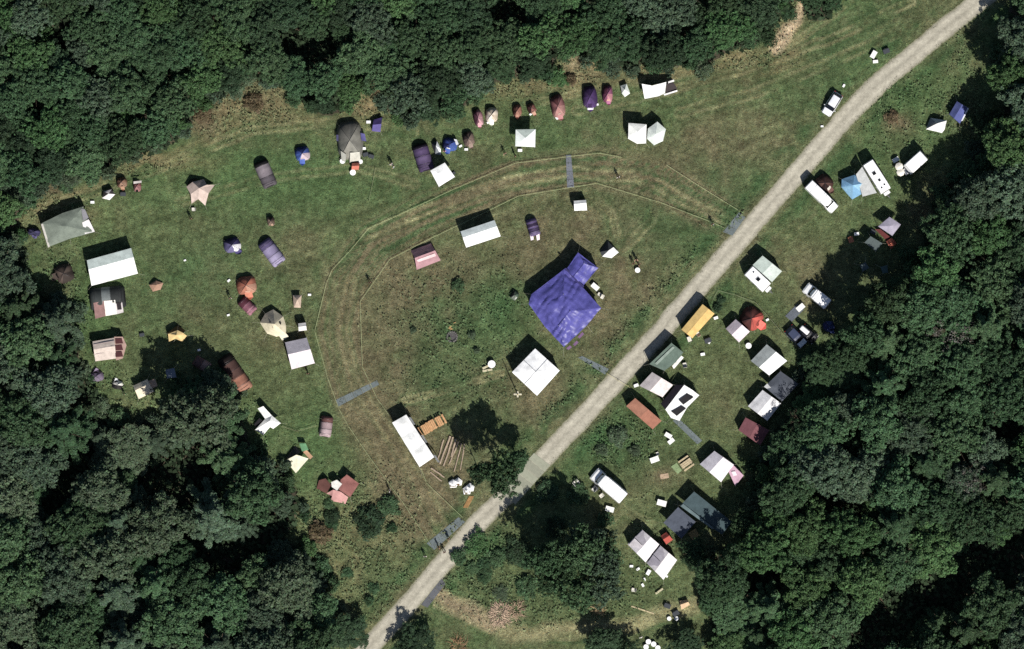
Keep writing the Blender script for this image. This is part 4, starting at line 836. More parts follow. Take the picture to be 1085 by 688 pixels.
T = thing('flagpole', 'tall thin flagpole standing left of the brilliant white square marquee', 'flagpole', 548.5, 418)
p = P(548.5, 418); m = MB(); m.tube([(p.x, p.y, 0), (p.x, p.y, 6.6)], [.1, .05], 8); m.build('pole', mat((225, 225, 225), 'paint'), T)
m = MB(); m.box((p.x, p.y, .06), (1.2, .25, .1), R(0)); m.box((p.x, p.y, .06), (.25, .9, .09), 0); m.build('foot', mat((214, 206, 180), 'wood'), T)
m = MB(); m.disc((p.x, p.y, 6.6), .08, .1, 10); m.build('knob', mat((200, 170, 80), 'metal'), T)

# ------------------------------------------------------------------ furniture and loose things
tb = mk_table('camping_table', 1.3, .8, .72, (238, 238, 232)); 
rt = mk_table('round_table', 1.0, 1.0, .72, (244, 244, 244), round_=True)
bn = mk_bench('bench', 1.5, .32, .43, (206, 196, 160)); cw = mk_chair('camping_chair', (226, 220, 204))
cb = mk_box('cool_box', .7, .45, .42, (228, 228, 226), (244, 244, 244)); cg = mk_box('storage_crate', .8, .55, .5, (40, 44, 48), (60, 64, 70))
pc = mk_picnic('picnic_table', 1.45, (206, 156, 106)); pw = mk_picnic('picnic_table', 1.8, (196, 176, 140))
G1 = 'orange wooden picnic tables by the three-bay marquee'
for i, (x, y, s) in enumerate(((450.5, 455, 'lowest and leftmost'), (458.5, 450, 'middle'), (465.5, 446.5, 'upper right'))):
    put(pc, x, y, 118, 'orange wooden picnic table, the %s of three beside the white three-bay marquee' % s, 'picnic table', G1, 1.05)
put(rt, 521, 386, 0, 'white round table on trampled grass left of the brilliant white marquee', 'table', s=1.15)
put(bn, 516, 388.5, 25, 'pale bench beside the white round table, the upper one', 'bench')
put(bn, 516.5, 392.5, 10, 'pale bench below the white round table, the lower one', 'bench')
put(rt, 374, 183, 0, 'white round table just below the small orange-red tent', 'table', s=.9)
put(rt, 363, 171, 0, 'white round table at the lower left of the olive-grey dome', 'table', s=.8)
put(rt, 382, 171.5, 0, 'white round table at the lower right of the olive-grey dome', 'table', s=.7)
put(cb, 385.5, 157.5, 0, 'white cool box right of the olive-grey dome pavilion', 'cool box')
put(cb, 390.5, 129.5, 0, 'white cool box left of the small violet ridge tent', 'cool box', s=1.1)
put(cg, 387.5, 164, 15, 'black crate on the grass right of the olive-grey dome, left of two', 'crate')
put(cg, 393.5, 166, -20, 'black crate on the grass right of the olive-grey dome, right of two', 'crate')
put(cb, 98, 214.5, 0, 'pale cool box right of the grey-green tarpaulin shelter', 'cool box')
put(cg, 130.5, 206, 0, 'dark crate in front of the tan brown small dome', 'crate')
put(cw, 205, 222, 90, 'yellowish camping chair below the taupe star-shaped tent', 'chair')
put(cb, 196, 276, 20, 'tiny pale box alone on the grass left of the indigo dome', 'box', s=.6)
put(cb, 242.5, 297.5, 40, 'pale box left of the rust orange dome tent', 'box', s=.8)
put(cb, 242, 334, 20, 'small pale box below the maroon tunnel tent', 'box', s=.7)
put(cb, 328, 312.5, 0, 'white cool box between peach tent and outer rope', 'cool box', s=.8)
put(cb, 211, 371, 10, 'white box above the dusty pink-brown tent', 'box', s=.8)
put(cg, 150.5, 355, 10, 'dark brown crate alone left of the yellow tent', 'crate', s=.9)
put(cg, 480.5, 184, 30, 'dark crate at the right corner of the tilted white canopy', 'crate', s=.7)
put(cb, 551, 159.5, 0, 'white cool box below the grey-green sloped canopy', 'cool box', s=1.1)
put(cb, 494, 158.5, 0, 'white box in front of the grey-brown dome tent', 'box', s=.9)
put(cb, 488, 155, 30, 'white box between the bright blue and grey-brown domes', 'box', s=.8)
put(cb, 517.5, 130, 30, 'small white box at the foot of the cream round dome', 'box', s=.8)
put(cb, 625.5, 114.5, 5, 'white doorstep box in front of the deep purple dome', 'box', s=1.5)
put(cb, 632.5, 111, 5, 'pale box at the right foot of the deep purple dome', 'box', s=.8)
put(cb, 591, 124.5, 40, 'white box in front of the dusty rose dome tent', 'box', s=1.2)
put(cb, 562.5, 121, 40, 'white box before the reddish brown tent with the spread porch', 'box', s=.8)
put(tb, 630.5, 304, -40, 'white camping table right of the big blue marquee', 'table', s=.95)
put(cw, 635, 312, 60, 'beige camping chair right of the big blue marquee, upper of two', 'chair')
put(cw, 638, 315, 150, 'beige camping chair right of the big blue marquee, lower of two', 'chair')
put(cb, 613, 309, 20, 'white box in the inner corner of the big blue marquee', 'box', s=.8)
put(rt, 675.5, 286.5, 0, 'white round table below the group of people right of the pop-up shelter', 'table', s=.8)
put(tb, 925.5, 58, 60, 'white camping table on the grass left of the road top, upper one', 'table', s=.9)
put(tb, 927.5, 65.5, 5, 'white camping table on the grass left of the road top, lower one', 'table', s=.6)
put(cg, 939, 54.5, 20, 'dark grey crate by the two white tables near the road top', 'crate', s=1.2)
put(cb, 894, 91, 60, 'small white box between the silver car and the road', 'box', s=.8)
put(cb, 871, 134, 0, 'small beige box below the silver estate car', 'box', s=.7)
pa = mk_parasol('parasol', .62, 2.0, (240, 232, 214))
put(pa, 952, 177, 0, 'cream parasol left of the plain lone caravan, upper one', 'parasol'); put(pa, 953.5, 183, 0, 'cream parasol left of the plain lone caravan, lower one', 'parasol')
put(tb, 949, 169.5, 30, 'pale table at the front of the plain lone caravan', 'table', s=.8)
put(rt, 793, 366.5, 0, 'white round table below the pinkish lavender ridge tent', 'table', s=.9)
put(cb, 758.5, 337, 20, 'white box at the right corner of the amber yellow tent', 'box', s=1.1)
put(cw, 739.5, 354, 30, 'beige chair below the amber yellow tent, right one', 'chair', s=1.1); put(cw, 730.5, 360, 200, 'beige chair below the amber yellow tent, left one', 'chair', s=1.2)
put(cg, 750, 361, 20, 'dark crate on the grass below the amber yellow tent', 'crate', s=1.2)
put(cb, 751.5, 362.5, 60, 'white box beside the dark crate below the amber tent', 'box', s=.9)
put(cb, 744.5, 375.5, 10, 'white box alone on the grass right of the green stall', 'box', s=1.1)
put(cw, 725.5, 386.5, 10, 'beige chair right of the dull green stall', 'chair', s=1.2)
put(cb, 813, 339, 30, 'pale box right of the half red round tent', 'box', s=.8)
put(tb, 848, 326, 40, 'grey-white camping table by the groundsheet near the shaded cars', 'table', s=1.0)
put(cb, 674, 408.5, 20, 'white box at the road side of the pinkish white tent', 'box', s=1.2)
put(tb, 708, 461.5, -30, 'white camping table below the terracotta tent, upper of two', 'table', s=.85)
put(tb, 711, 467.5, 40, 'white camping table below the terracotta tent, lower of two', 'table', s=.8)
put(tb, 693.5, 487, 20, 'white camping table alone on the grass left of the pale lavender tent', 'table', s=1.05)
put(cw, 696.5, 480.5, 20, 'white chair right above the lone white camping table', 'chair', s=.8)
put(pw, 727, 491, 35, 'weathered picnic table left of the pale lavender tent', 'picnic table', s=1.0)
put(tb, 701, 533, -15, 'pale green camping table left of the slate blue tarp', 'table', s=1.1)
put(cw, 611, 511, -50, 'cream chair left of the nose of the long white van', 'chair', s=1.5)
put(cg, 631, 517.5, -40, 'dark crate beside the long white van, upper one', 'crate', s=1.0)
put(cw, 629, 518.5, 50, 'reddish beige chair on the left side of the long white van, upper', 'chair', s=1.1)
put(cw, 637, 525.5, 130, 'reddish beige chair on the left side of the long white van, lower', 'chair', s=1.1)
put(tb, 646, 539.5, -15, 'white framed table at the rear left of the long white van', 'table', s=1.0); put(cg, 646.5, 539.8, -15, 'black crate by the framed table behind the long white van', 'crate', s=.75)
for i, (x, y, s, w) in enumerate(((669, 600, .9, 'pale green'), (676, 603, .9, 'white'), (687, 606.5, 1.4, 'large white'), (683, 614, .8, 'small'), (681, 620, .9, 'lowest'), (706, 610.5, .8, 'rightmost'))):
    put(cb, x, y, 30 * i, '%s box in the scatter of boxes beside the lower chequered tent' % w, 'box', 'boxes beside the chequered tents', s)
put(cw, 671, 625, 80, 'orange-beige chair lowest of the things below the chequered tents', 'chair', s=1.1)
put(bn, 698.5, 626.5, 35, 'dark bench on the grass below the lower chequered tent', 'bench', s=.9)
T = gable('small_tent', 'peach coloured tiny tent at the lower right wood edge', 'tent', [(720, 637), (728, 635.5), (731, 641), (722, 646)], .5, 1.0, (220, 178, 130), g=.3)
put(rt, 709, 655.5, 0, 'white round stool-table at the bottom right, left of two', 'table', s=.65); put(rt, 717, 655.5, 0, 'white round stool-table at the bottom right, right of two', 'table', s=.65)
put(cg, 707, 642, -20, 'black crate above the two white stool-tables', 'crate', s=1.2)
put(cg, 716, 650, 30, 'black crate just behind the right white stool-table', 'crate', s=1.2)
for i, (x, y, w) in enumerate(((687, 680, 'upper left'), (692.5, 682.5, 'upper right'), (684.5, 685.5, 'lower left'), (697, 686.5, 'lower right'))):
    put(rt, x, y, 0, 'white round table at the bottom edge, the %s of four' % w, 'table', 'round tables at the bottom edge', .8)
T = thing('plank', 'long pale plank lying on the grass near the sandy track', 'plank', 680, 645.5)
a, b = P(669, 642.5), P(693, 650.5); m = MB(); m.box(((a.x + b.x) / 2, (a.y + b.y) / 2, .05), ((b - a).length, .2, .07), math.atan2(b.y - a.y, b.x - a.x)); m.build('plank_body', mat((196, 180, 140), 'wood'), T)
tarp('ground_blanket', 'green blanket on the grass beside the weathered picnic table', 'blanket', [(711, 494.5, .04), (717, 490.5, .04), (722.5, 498.5, .05), (718, 502.5, .04)], (130, 156, 96), cuts=3, wr=.03, g=0, pole_at=[])
tarp('ground_blanket', 'faded peach blanket on the grass above the slate blue tarp', 'blanket', [(699, 503, .04), (708, 501.5, .04), (709, 506.5, .05), (700, 508, .04)], (190, 158, 122), cuts=3, wr=.03, g=0, pole_at=[])
tarp('ground_blanket', 'ochre yellow cloth on the ground below the slate blue tarp', 'blanket', [(729, 565, .3), (737, 560, .5), (741, 567, .4), (734, 573, .2)], (150, 126, 66), cuts=3, wr=.08, g=0, pole_at=[])
tarp('ground_blanket', 'orange cloth on the grass left of the green-grey tarp', 'blanket', [(898, 252, .3), (903, 250, .5), (905, 256, .3), (900, 258, .2)], (190, 110, 66), cuts=2, wr=.08, g=0, pole_at=[])
put(cb, 907.5, 248, 10, 'white box above the green-grey tarp', 'box', s=1.2)
put(cg, 925, 246, -30, 'dark crate between lavender tent and green-grey tarp', 'crate', s=1.0)
# white bundles and logs by the three-bay marquee
for i, (x, y, w, s) in enumerate(((480, 513, 'leftmost', .55), (485.5, 511, 'second', .6), (494.5, 520, 'third, lower', .55), (498, 517, 'rightmost', .5))):
    T = tarp('covered_pile', 'pile under a white sheet by the road entrance, the %s' % w, 'covered pile', [(x - 4.5, y - 2, .35), (x, y - 5, .5), (x + 4.5, y - 1.5, .4), (x + 3.5, y + 3.5, .1), (x - 3, y + 4, .1)], (248, 248, 248), extra=[(x, y, 1.0)], faces=[(j, (j + 1) % 5, 5) for j in range(5)], cuts=3, wr=.15, g=0, pole_at=[], group='piles under white sheets at the entrance')
    c0 = P(x, y); m = MB(); m.box((c0.x, c0.y, .25), (.9, .8, .45), i, 0, .05); m.build('crate_core', mat((110, 90, 60), 'wood'), T)
G2 = 'logs lying in rows by the three-bay marquee'
lg = [((477, 462), (466, 492), .16), ((480, 463), (470, 494), .14), ((483, 465), (478, 484), .15), ((470, 466), (463.5, 488), .12), ((489, 470), (481, 500), .1), ((486, 468), (476, 492), .12), ((457, 496), (471, 506), .13), ((456, 500), (468, 510), .1), ((492, 470), (488, 498), .09)]
for i, (a, b, r) in enumerate(lg):
    T = thing('log', 'bare brown log lying on the grass beside the white three-bay marquee', 'log', (a[0] + b[0]) / 2, (a[1] + b[1]) / 2, G2)
    A, B = P(*a), P(*b); pts = [A.lerp(B, k / 6) + Vector((random.uniform(-.04, .04), random.uniform(-.04, .04), r * .95)) for k in range(7)]
    m = MB(); m.tube(pts, [r * (1.1 - .04 * k) for k in range(7)], 9); m.build('trunk', mat((172, 152, 130), 'wood'), T)
T = thing('plank_stack', 'stack of brown planks at the road side by the entrance mat', 'planks', 496, 532)
for k in range(4):
    c0 = P(494.5 + k * 1.3, 532); m = MB(); m.box((c0.x, c0.y, .06 + .02 * k), (.17, 2.0, .08), R(-28)); m.build('plank', mat((164, 124, 72), 'wood'), T)
T = thing('fire_pit', 'square stone fire pit at the centre of the overgrown ring', 'fire pit', 479, 357)
c0 = P(479, 357)
for k in range(16):
    a = 2 * math.pi * k / 16; m = MB(); m.box((c0.x + .75 * math.cos(a), c0.y + .75 * math.sin(a), .12), (.28, .22, .22 + .05 * (k % 3)), a, 0, .04); m.build('stone', mat((112, 108, 106), 'wood'), T)
m = MB(); m.disc((c0.x, c0.y, .0), .62, .05, 16); m.build('ash_bed', mat((84, 80, 82), 'wood'), T)
T = thing('firewood', 'light split firewood scattered just above the stone fire pit', 'firewood', 478, 346)
c0 = P(478, 346)
for k in range(6):
    m = MB(); a = random.uniform(0, 3); x, y = c0.x + random.uniform(-.5, .5), c0.y + random.uniform(-.5, .5)
    m.tube([(x, y, .07), (x + .4 * math.cos(a), y + .4 * math.sin(a), .09)], .06, 5); m.build('billet', mat((200, 160, 104), 'wood'), T)
def brush(label, px, py, rx, ry, n, col, seed):
    rng = random.Random(seed); T = thing('brushwood_pile', label, 'brushwood pile', px, py); c0 = P(px, py)
    for part in range(3):
        m = MB()
        for k in range(n // 3):
            a = rng.uniform(0, 6.28); f = rng.random() ** .5; x = c0.x + rx / S * f * math.cos(a); y = c0.y + ry / S * f * math.sin(a); z = .1 + (1 - f) * rng.uniform(.2, .9)
            d = rng.gauss(a, .8); L = rng.uniform(.4, 1.3)
            m.tube([(x, y, z), (x + L * .5 * math.cos(d), y + L * .5 * math.sin(d), z + .1), (x + L * math.cos(d + .3), y + L * math.sin(d + .3), max(.05, z - .1))], [.035, .025, .01], 4)
        m.build('branch_layer', mat([col, tuple(int(v * .8) for v in col), tuple(min(255, int(v * 1.12)) for v in col)][part], 'wood'), T)
brush('big heap of bleached cut branches beside the sandy track at the bottom', 530, 651, 10, 11, 330, (222, 192, 164), 1)
brush('smaller loose heap of bleached branches right of the big branch heap', 547, 646, 7, 8, 130, (196, 168, 138), 2)
brush('little heap of pale sticks near the long pale plank', 633, 645.5, 6, 4, 50, (190, 164, 120), 3)
brush('brown branch heap in the shade at the bottom edge near the road', 485.5, 684, 7, 7, 90, (170, 132, 96), 4)
# people
person(655, 188, 20, 'person in a white top walking alone between the two rope lines', 'walk', (235, 232, 225), (50, 55, 80))
person(535, 163, 200, 'person in a tan shirt left of the two figures below the white canopies', 'walk', (190, 150, 120), (40, 40, 48))
person(546, 165.5, 90, 'person in black clothes standing below the grey-green sloped canopy', 'stand', (30, 30, 34), (28, 28, 32))
person(414.5, 174, 30, 'person in white on the left of a pair with long shadows', 'stand', (238, 236, 234), (190, 190, 196), (150, 120, 80))
person(417, 176, 120, 'person in pale grey on the right of a pair with long shadows', 'reach', (214, 214, 220), (236, 236, 236))
person(202.5, 232, 10, 'person in dark green below the taupe star-shaped tent', 'stand', (46, 60, 48), (110, 120, 110))
person(244, 316, 40, 'person with pale trousers left of the rust orange dome', 'walk', (60, 54, 52), (206, 200, 190))
person(671, 279.5, 30, 'person in maroon in the group right of the pop-up shelter', 'stand', (120, 50, 52), (30, 28, 30))
person(677, 281, 250, 'person in a black jacket in the group right of the pop-up shelter', 'stand', (30, 30, 34), (160, 140, 120))
person(674, 275.5, 180, 'person in a peach top at the back of the group', 'reach', (214, 160, 130), (44, 36, 40))
person(392, 299.5, 10, 'person dressed in black standing at the inner rope', 'stand', (24, 24, 28), (30, 30, 34))
person(326.5, 396, 0, 'person in dark clothes below the lavender-white ridge tent', 'walk', (40, 30, 30), (34, 34, 36))
person(413, 520, 80, 'person in a pale top at the edge of the bushes left of the rope', 'stand', (200, 206, 214), (26, 28, 34))
person(755, 237.5, 200, 'person in black with pale trousers near the right trackway mat', 'walk', (26, 26, 30), (170, 172, 180))
person(679, 675, 20, 'person in a white hat and shirt at the bottom of the camp', 'walk', (244, 244, 244), (60, 60, 66), (230, 228, 220))
person(471, 160.5, 0, 'person in a pink top sitting between the white and blue tents', 'stand', (226, 150, 150), (60, 60, 80))
person(132, 418, 0, 'person in a green shirt below the black and white pop-up tent', 'reach', (92, 168, 104), (40, 40, 44))
person(471, 585, 30, 'person in a mauve jacket on the mat at the lower left entrance', 'walk', (130, 104, 120), (50, 44, 50))
person(465, 580, 130, 'person in brown at the lower left entrance', 'stand', (120, 84, 66), (46, 42, 46))
person(475.5, 571, 220, 'person in a dark red coat at the lower left entrance', 'walk', (110, 60, 60), (36, 34, 40))
person(450.5, 589.5, 0, 'person in white standing at the roadside left of the entrance mat', 'stand', (232, 234, 230), (196, 200, 196))
# ================================================================== GROUND
rs = np.random.RandomState(3); TBL = rs.rand(512, 512)
def vn(x, y):
    xi, yi = np.floor(x).astype(int), np.floor(y).astype(int); fx, fy = x - xi, y - yi
    fx = fx * fx * (3 - 2 * fx); fy = fy * fy * (3 - 2 * fy); g = lambda i, j: TBL[i % 512, j % 512]
    return (g(xi, yi) * (1 - fx) + g(xi + 1, yi) * fx) * (1 - fy) + (g(xi, yi + 1) * (1 - fx) + g(xi + 1, yi + 1) * fx) * fy
def fbm(x, y, o=4):
    s = 0; a = 1; t = 0
    for k in range(o): s = s + a * vn(x * 2 ** k + 17 * k, y * 2 ** k + 31 * k); t += a; a *= .55
    return s / t
def nfb(x, y, o=4, g=2.2): return np.clip(.5 + (fbm(x, y, o) - .5) * g, 0, 1)
def inpoly(x, y, poly):
    r = np.zeros(np.shape(x), bool); n = len(poly); j = n - 1
    for i in range(n):
        (xi, yi), (xj, yj) = poly[i], poly[j]
        c = ((yi > y) != (yj > y)) & (x < (xj - xi) * (y - yi) / ((yj - yi) or 1e-9) + xi); r ^= c; j = i
    return r
def dline(x, y, pts):
    """distance to a polyline and distance along it"""
    best = np.full(np.shape(x), 1e9); along = np.zeros(np.shape(x)); acc = 0
    for (ax, ay), (bx, by) in zip(pts[:-1], pts[1:]):
        L = math.hypot(bx - ax, by - ay); t = np.clip(((x - ax) * (bx - ax) + (y - ay) * (by - ay)) / L ** 2, 0, 1)
        d = np.hypot(x - ax - t * (bx - ax), y - ay - t * (by - ay)); m = d < best; best = np.where(m, d, best); along = np.where(m, acc + t * L, along); acc += L
    return best, along
ROAD = [(280, 806), (335, 748), (368, 710), (400, 677), (434, 639), (470, 596), (511, 549), (543, 519), (575, 487), (615, 445), (655, 402), (700, 351), (744, 300), (782, 256), (820, 212), (859, 167), (898, 122), (935, 84), (974, 53), (1006, 26), (1039, 0), (1110, -52), (1190, -110)]
RW = 11
OUTER = [(472, 565), (410, 468), (372, 415), (357, 350), (366, 300), (395, 258), (450, 228), (540, 191), (603, 181), (640, 178), (700, 192), (775, 236)]
F_TOP = [(-70, -70), (850, -70), (862, -5), (836, 3), (826, 18), (812, 40), (794, 50), (765, 58), (740, 70), (705, 72), (680, 68), (662, 76), (650, 66), (628, 66), (606, 58), (590, 60), (584, 84), (556, 82), (520, 86), (500, 104), (492, 116), (470, 124), (440, 130), (415, 118), (402, 100), (385, 98), (372, 112), (345, 121), (326, 114), (308, 98), (286, 88), (262, 78), (238, 100), (222, 104), (208, 112), (200, 138), (186, 152), (160, 164), (140, 168), (110, 182), (84, 190), (50, 192), (44, 206), (30, 212), (12, 240), (-70, 250)]
F_TR = [(852, -70), (905, -70), (893, 4), (872, 22), (856, 20), (848, -2)]
F_LEFT = [(-70, 240), (12, 246), (24, 270), (34, 296), (50, 318), (78, 324), (84, 350), (82, 372), (84, 392), (100, 412), (116, 440), (150, 460), (176, 446), (190, 410), (215, 396), (240, 396), (252, 420), (252, 450), (262, 478), (290, 492), (312, 520), (318, 548), (300, 574), (330, 590), (346, 620), (352, 652), (344, 760), (-70, 760)]
F_RIGHT = [(1160, -70), (1085, -20), (1068, 24), (1060, 70), (1070, 104), (1060, 132), (1038, 162), (1012, 188), (992, 212), (982, 244), (974, 270), (962, 280), (950, 316), (930, 340), (905, 360), (872, 378), (850, 398), (846, 420), (838, 440), (820, 462), (812, 486), (796, 508), (800, 546), (786, 574), (756, 586), (740, 600), (745, 640), (756, 664), (750, 760), (1160, 760)]
HOLES = [[(60, 486), (86, 466), (100, 470), (92, 500), (72, 530), (62, 560), (44, 556), (46, 520)],
         [(150, 490), (188, 470), (226, 476), (226, 520), (204, 544), (172, 540), (148, 516)],
         [(200, 560), (258, 574), (284, 540), (300, 548), (286, 590), (232, 612), (205, 606)],
         [(900, 656), (944, 628), (1000, 606), (1050, 580), (1100, 560), (1100, 610), (1040, 630), (990, 650), (940, 690), (880, 720)],
         [(1012, 270), (1046, 262), (1050, 282), (1020, 292)], [(854, 520), (900, 528), (930, 548), (890, 548), (858, 538)],
         [(1038, 430), (1070, 440), (1080, 470), (1050, 462)], [(55, 20), (74, 26), (76, 56), (52, 52)], [(296, 36), (352, 34), (356, 56), (300, 66)],
         [(780, 596), (822, 600), (824, 630), (790, 622)], [(505, 0), (560, 2), (560, 30), (515, 30)], [(425, 58), (450, 60), (450, 72), (422, 76)], [(80, 420), (128, 430), (124, 462), (96, 452)]]
F_MID = [(566, 584), (592, 568), (612, 560), (642, 558), (664, 576), (664, 602), (652, 636), (620, 648), (588, 642), (566, 614)]
FORESTS = [F_TOP, F_TR, F_LEFT, F_RIGHT, F_MID]

GREEN = np.array([.056, .090, .038]); DEEP = np.array([.036, .072, .030]); BROWN = np.array([.112, .095, .058]); STRAW = np.array([.165, .135, .076]); OLIVE = np.array([.072, .090, .043]); SOIL = np.array([.05, .04, .032]); SAND = np.array([.22, .175, .115])
BLOBS = [ # x, y, rx, ry, colour, strength
    (440, 300, 60, 55, BROWN, .75), (410, 360, 35, 80, BROWN, .7), (600, 240, 80, 40, BROWN, .55), (560, 270, 50, 40, BROWN, .5), (670, 290, 45, 40, BROWN, .6), (640, 350, 30, 40, BROWN, .6), (520, 400, 60, 25, BROWN, .45), (580, 430, 40, 25, BROWN, .55),
    (470, 500, 34, 60, BROWN, .8), (440, 535, 34, 40, BROWN, .95), (415, 480, 26, 60, BROWN, .9), (385, 430, 20, 40, BROWN, .6), (400, 440, 25, 40, BROWN, .6), (380, 380, 20, 60, BROWN, .55), (300, 400, 60, 40, OLIVE, .6), (240, 350, 60, 50, OLIVE, .6), (210, 320, 30, 40, BROWN, .35), (310, 250, 45, 40, BROWN, .3),
    (480, 345, 62, 42, DEEP, .40), (470, 400, 50, 24, DEEP, .35), (530, 320, 22, 30, DEEP, .45), (200, 290, 60, 40, DEEP, .5), (250, 180, 110, 40, GREEN, .8), (330, 190, 60, 40, GREEN, .6), (330, 480, 30, 50, GREEN, .7), (290, 360, 30, 20, BROWN, .4),
    (740, 160, 60, 40, BROWN, .45), (800, 140, 40, 30, BROWN, .5), (690, 190, 60, 25, BROWN, .5), (760, 200, 50, 30, DEEP, .4), (860, 60, 60, 40, DEEP, .45), (700, 240, 50, 30, DEEP, .4), (640, 100, 80, 20, OLIVE, .5), (930, 90, 30, 30, GREEN, .5),
    (960, 110, 50, 60, GREEN, .6), (950, 130, 16, 10, BROWN, .7), (860, 270, 60, 50, OLIVE, .7), (850, 285, 30, 30, BROWN, .5), (800, 260, 25, 12, BROWN, .6), (750, 400, 50, 60, OLIVE, .8), (700, 500, 60, 40, OLIVE, .8), (660, 540, 30, 40, BROWN, .5), (705, 505, 18, 12, BROWN, .6),
    (770, 420, 25, 40, BROWN, .35), (980, 230, 30, 30, BROWN, .5), (370, 590, 60, 60, STRAW, .32), (400, 620, 30, 40, OLIVE, .8), (520, 590, 40, 40, OLIVE, .8), (540, 620, 40, 30, OLIVE, .5), (500, 575, 28, 16, DEEP, .9), (600, 655, 90, 18, OLIVE, .8), (700, 640, 50, 50, OLIVE, .9),
    (655, 468, 34, 26, DEEP, .9), (600, 330, 30, 40, BROWN, .4), (100, 340, 30, 60, GREEN, .7), (150, 380, 50, 40, OLIVE, .5), (160, 260, 60, 40, OLIVE, .5), (820, 400, 60, 80, OLIVE, .5), (60, 225, 40, 12, STRAW, .5), (570, 400, 26, 30, BROWN, .5),
    (250, 110, 60, 22, STRAW, .75), (215, 130, 20, 16, BROWN, .8), (390, 116, 24, 14, STRAW, .7), (612, 76, 26, 20, STRAW, .95), (605, 62, 10, 18, SAND, .6), (540, 92, 50, 12, STRAW, .5), (692, 66, 24, 14, STRAW, .75), (780, 66, 60, 12, STRAW, .6), (835, 36, 12, 30, STRAW, .6),
    (150, 172, 60, 9, STRAW, .6), (60, 200, 22, 8, BROWN, .7), (700, 84, 80, 10, BROWN, .4), (270, 90, 26, 30, BROWN, .6), (860, 320, 20, 20, BROWN, .4), (680, 560, 40, 30, OLIVE, .6)]
PALE = np.array([.190, .180, .100])
TRACKS = [([(610, 118), (700, 98), (790, 74), (880, 42), (965, 2)], 4, .7, PALE), ([(720, 120), (800, 98), (880, 66), (950, 34)], 5, .55, PALE), ([(560, 110), (640, 92), (740, 76), (800, 66), (850, 40), (900, 0)], 3, .6, PALE),
          ([(40, 222), (110, 200), (190, 170), (270, 138), (360, 128), (440, 140)], 4, .6, PALE), ([(190, 215), (280, 190), (380, 178), (440, 195)], 4, .4, PALE),
          ([(388, 250), (440, 226), (520, 198), (600, 182), (680, 188), (775, 238)], 5, .8, PALE), ([(372, 300), (362, 350), (378, 410), (420, 470), (470, 560)], 5, .5, PALE),
          ([(700, 330), (722, 292), (770, 246)], 3, .5, PALE), ([(655, 255), (648, 225), (622, 205)], 3, .6, PALE), ([(660, 262), (690, 235), (700, 205)], 4, .5, PALE), ([(430, 424), (490, 410), (530, 396)], 3, .7, PALE), ([(600, 450), (650, 392), (700, 336), (735, 292)], 0, .5, BROWN),
          ([(780, 285), (830, 250), (860, 225)], 4, .4, PALE), ([(640, 560), (660, 540), (700, 560)], 3, .4, PALE), ([(465, 640), (500, 655), (545, 672), (640, 672), (720, 648)], 5, .8, PALE), ([(860, 140), (900, 100), (950, 60)], 3, .3, PALE)]
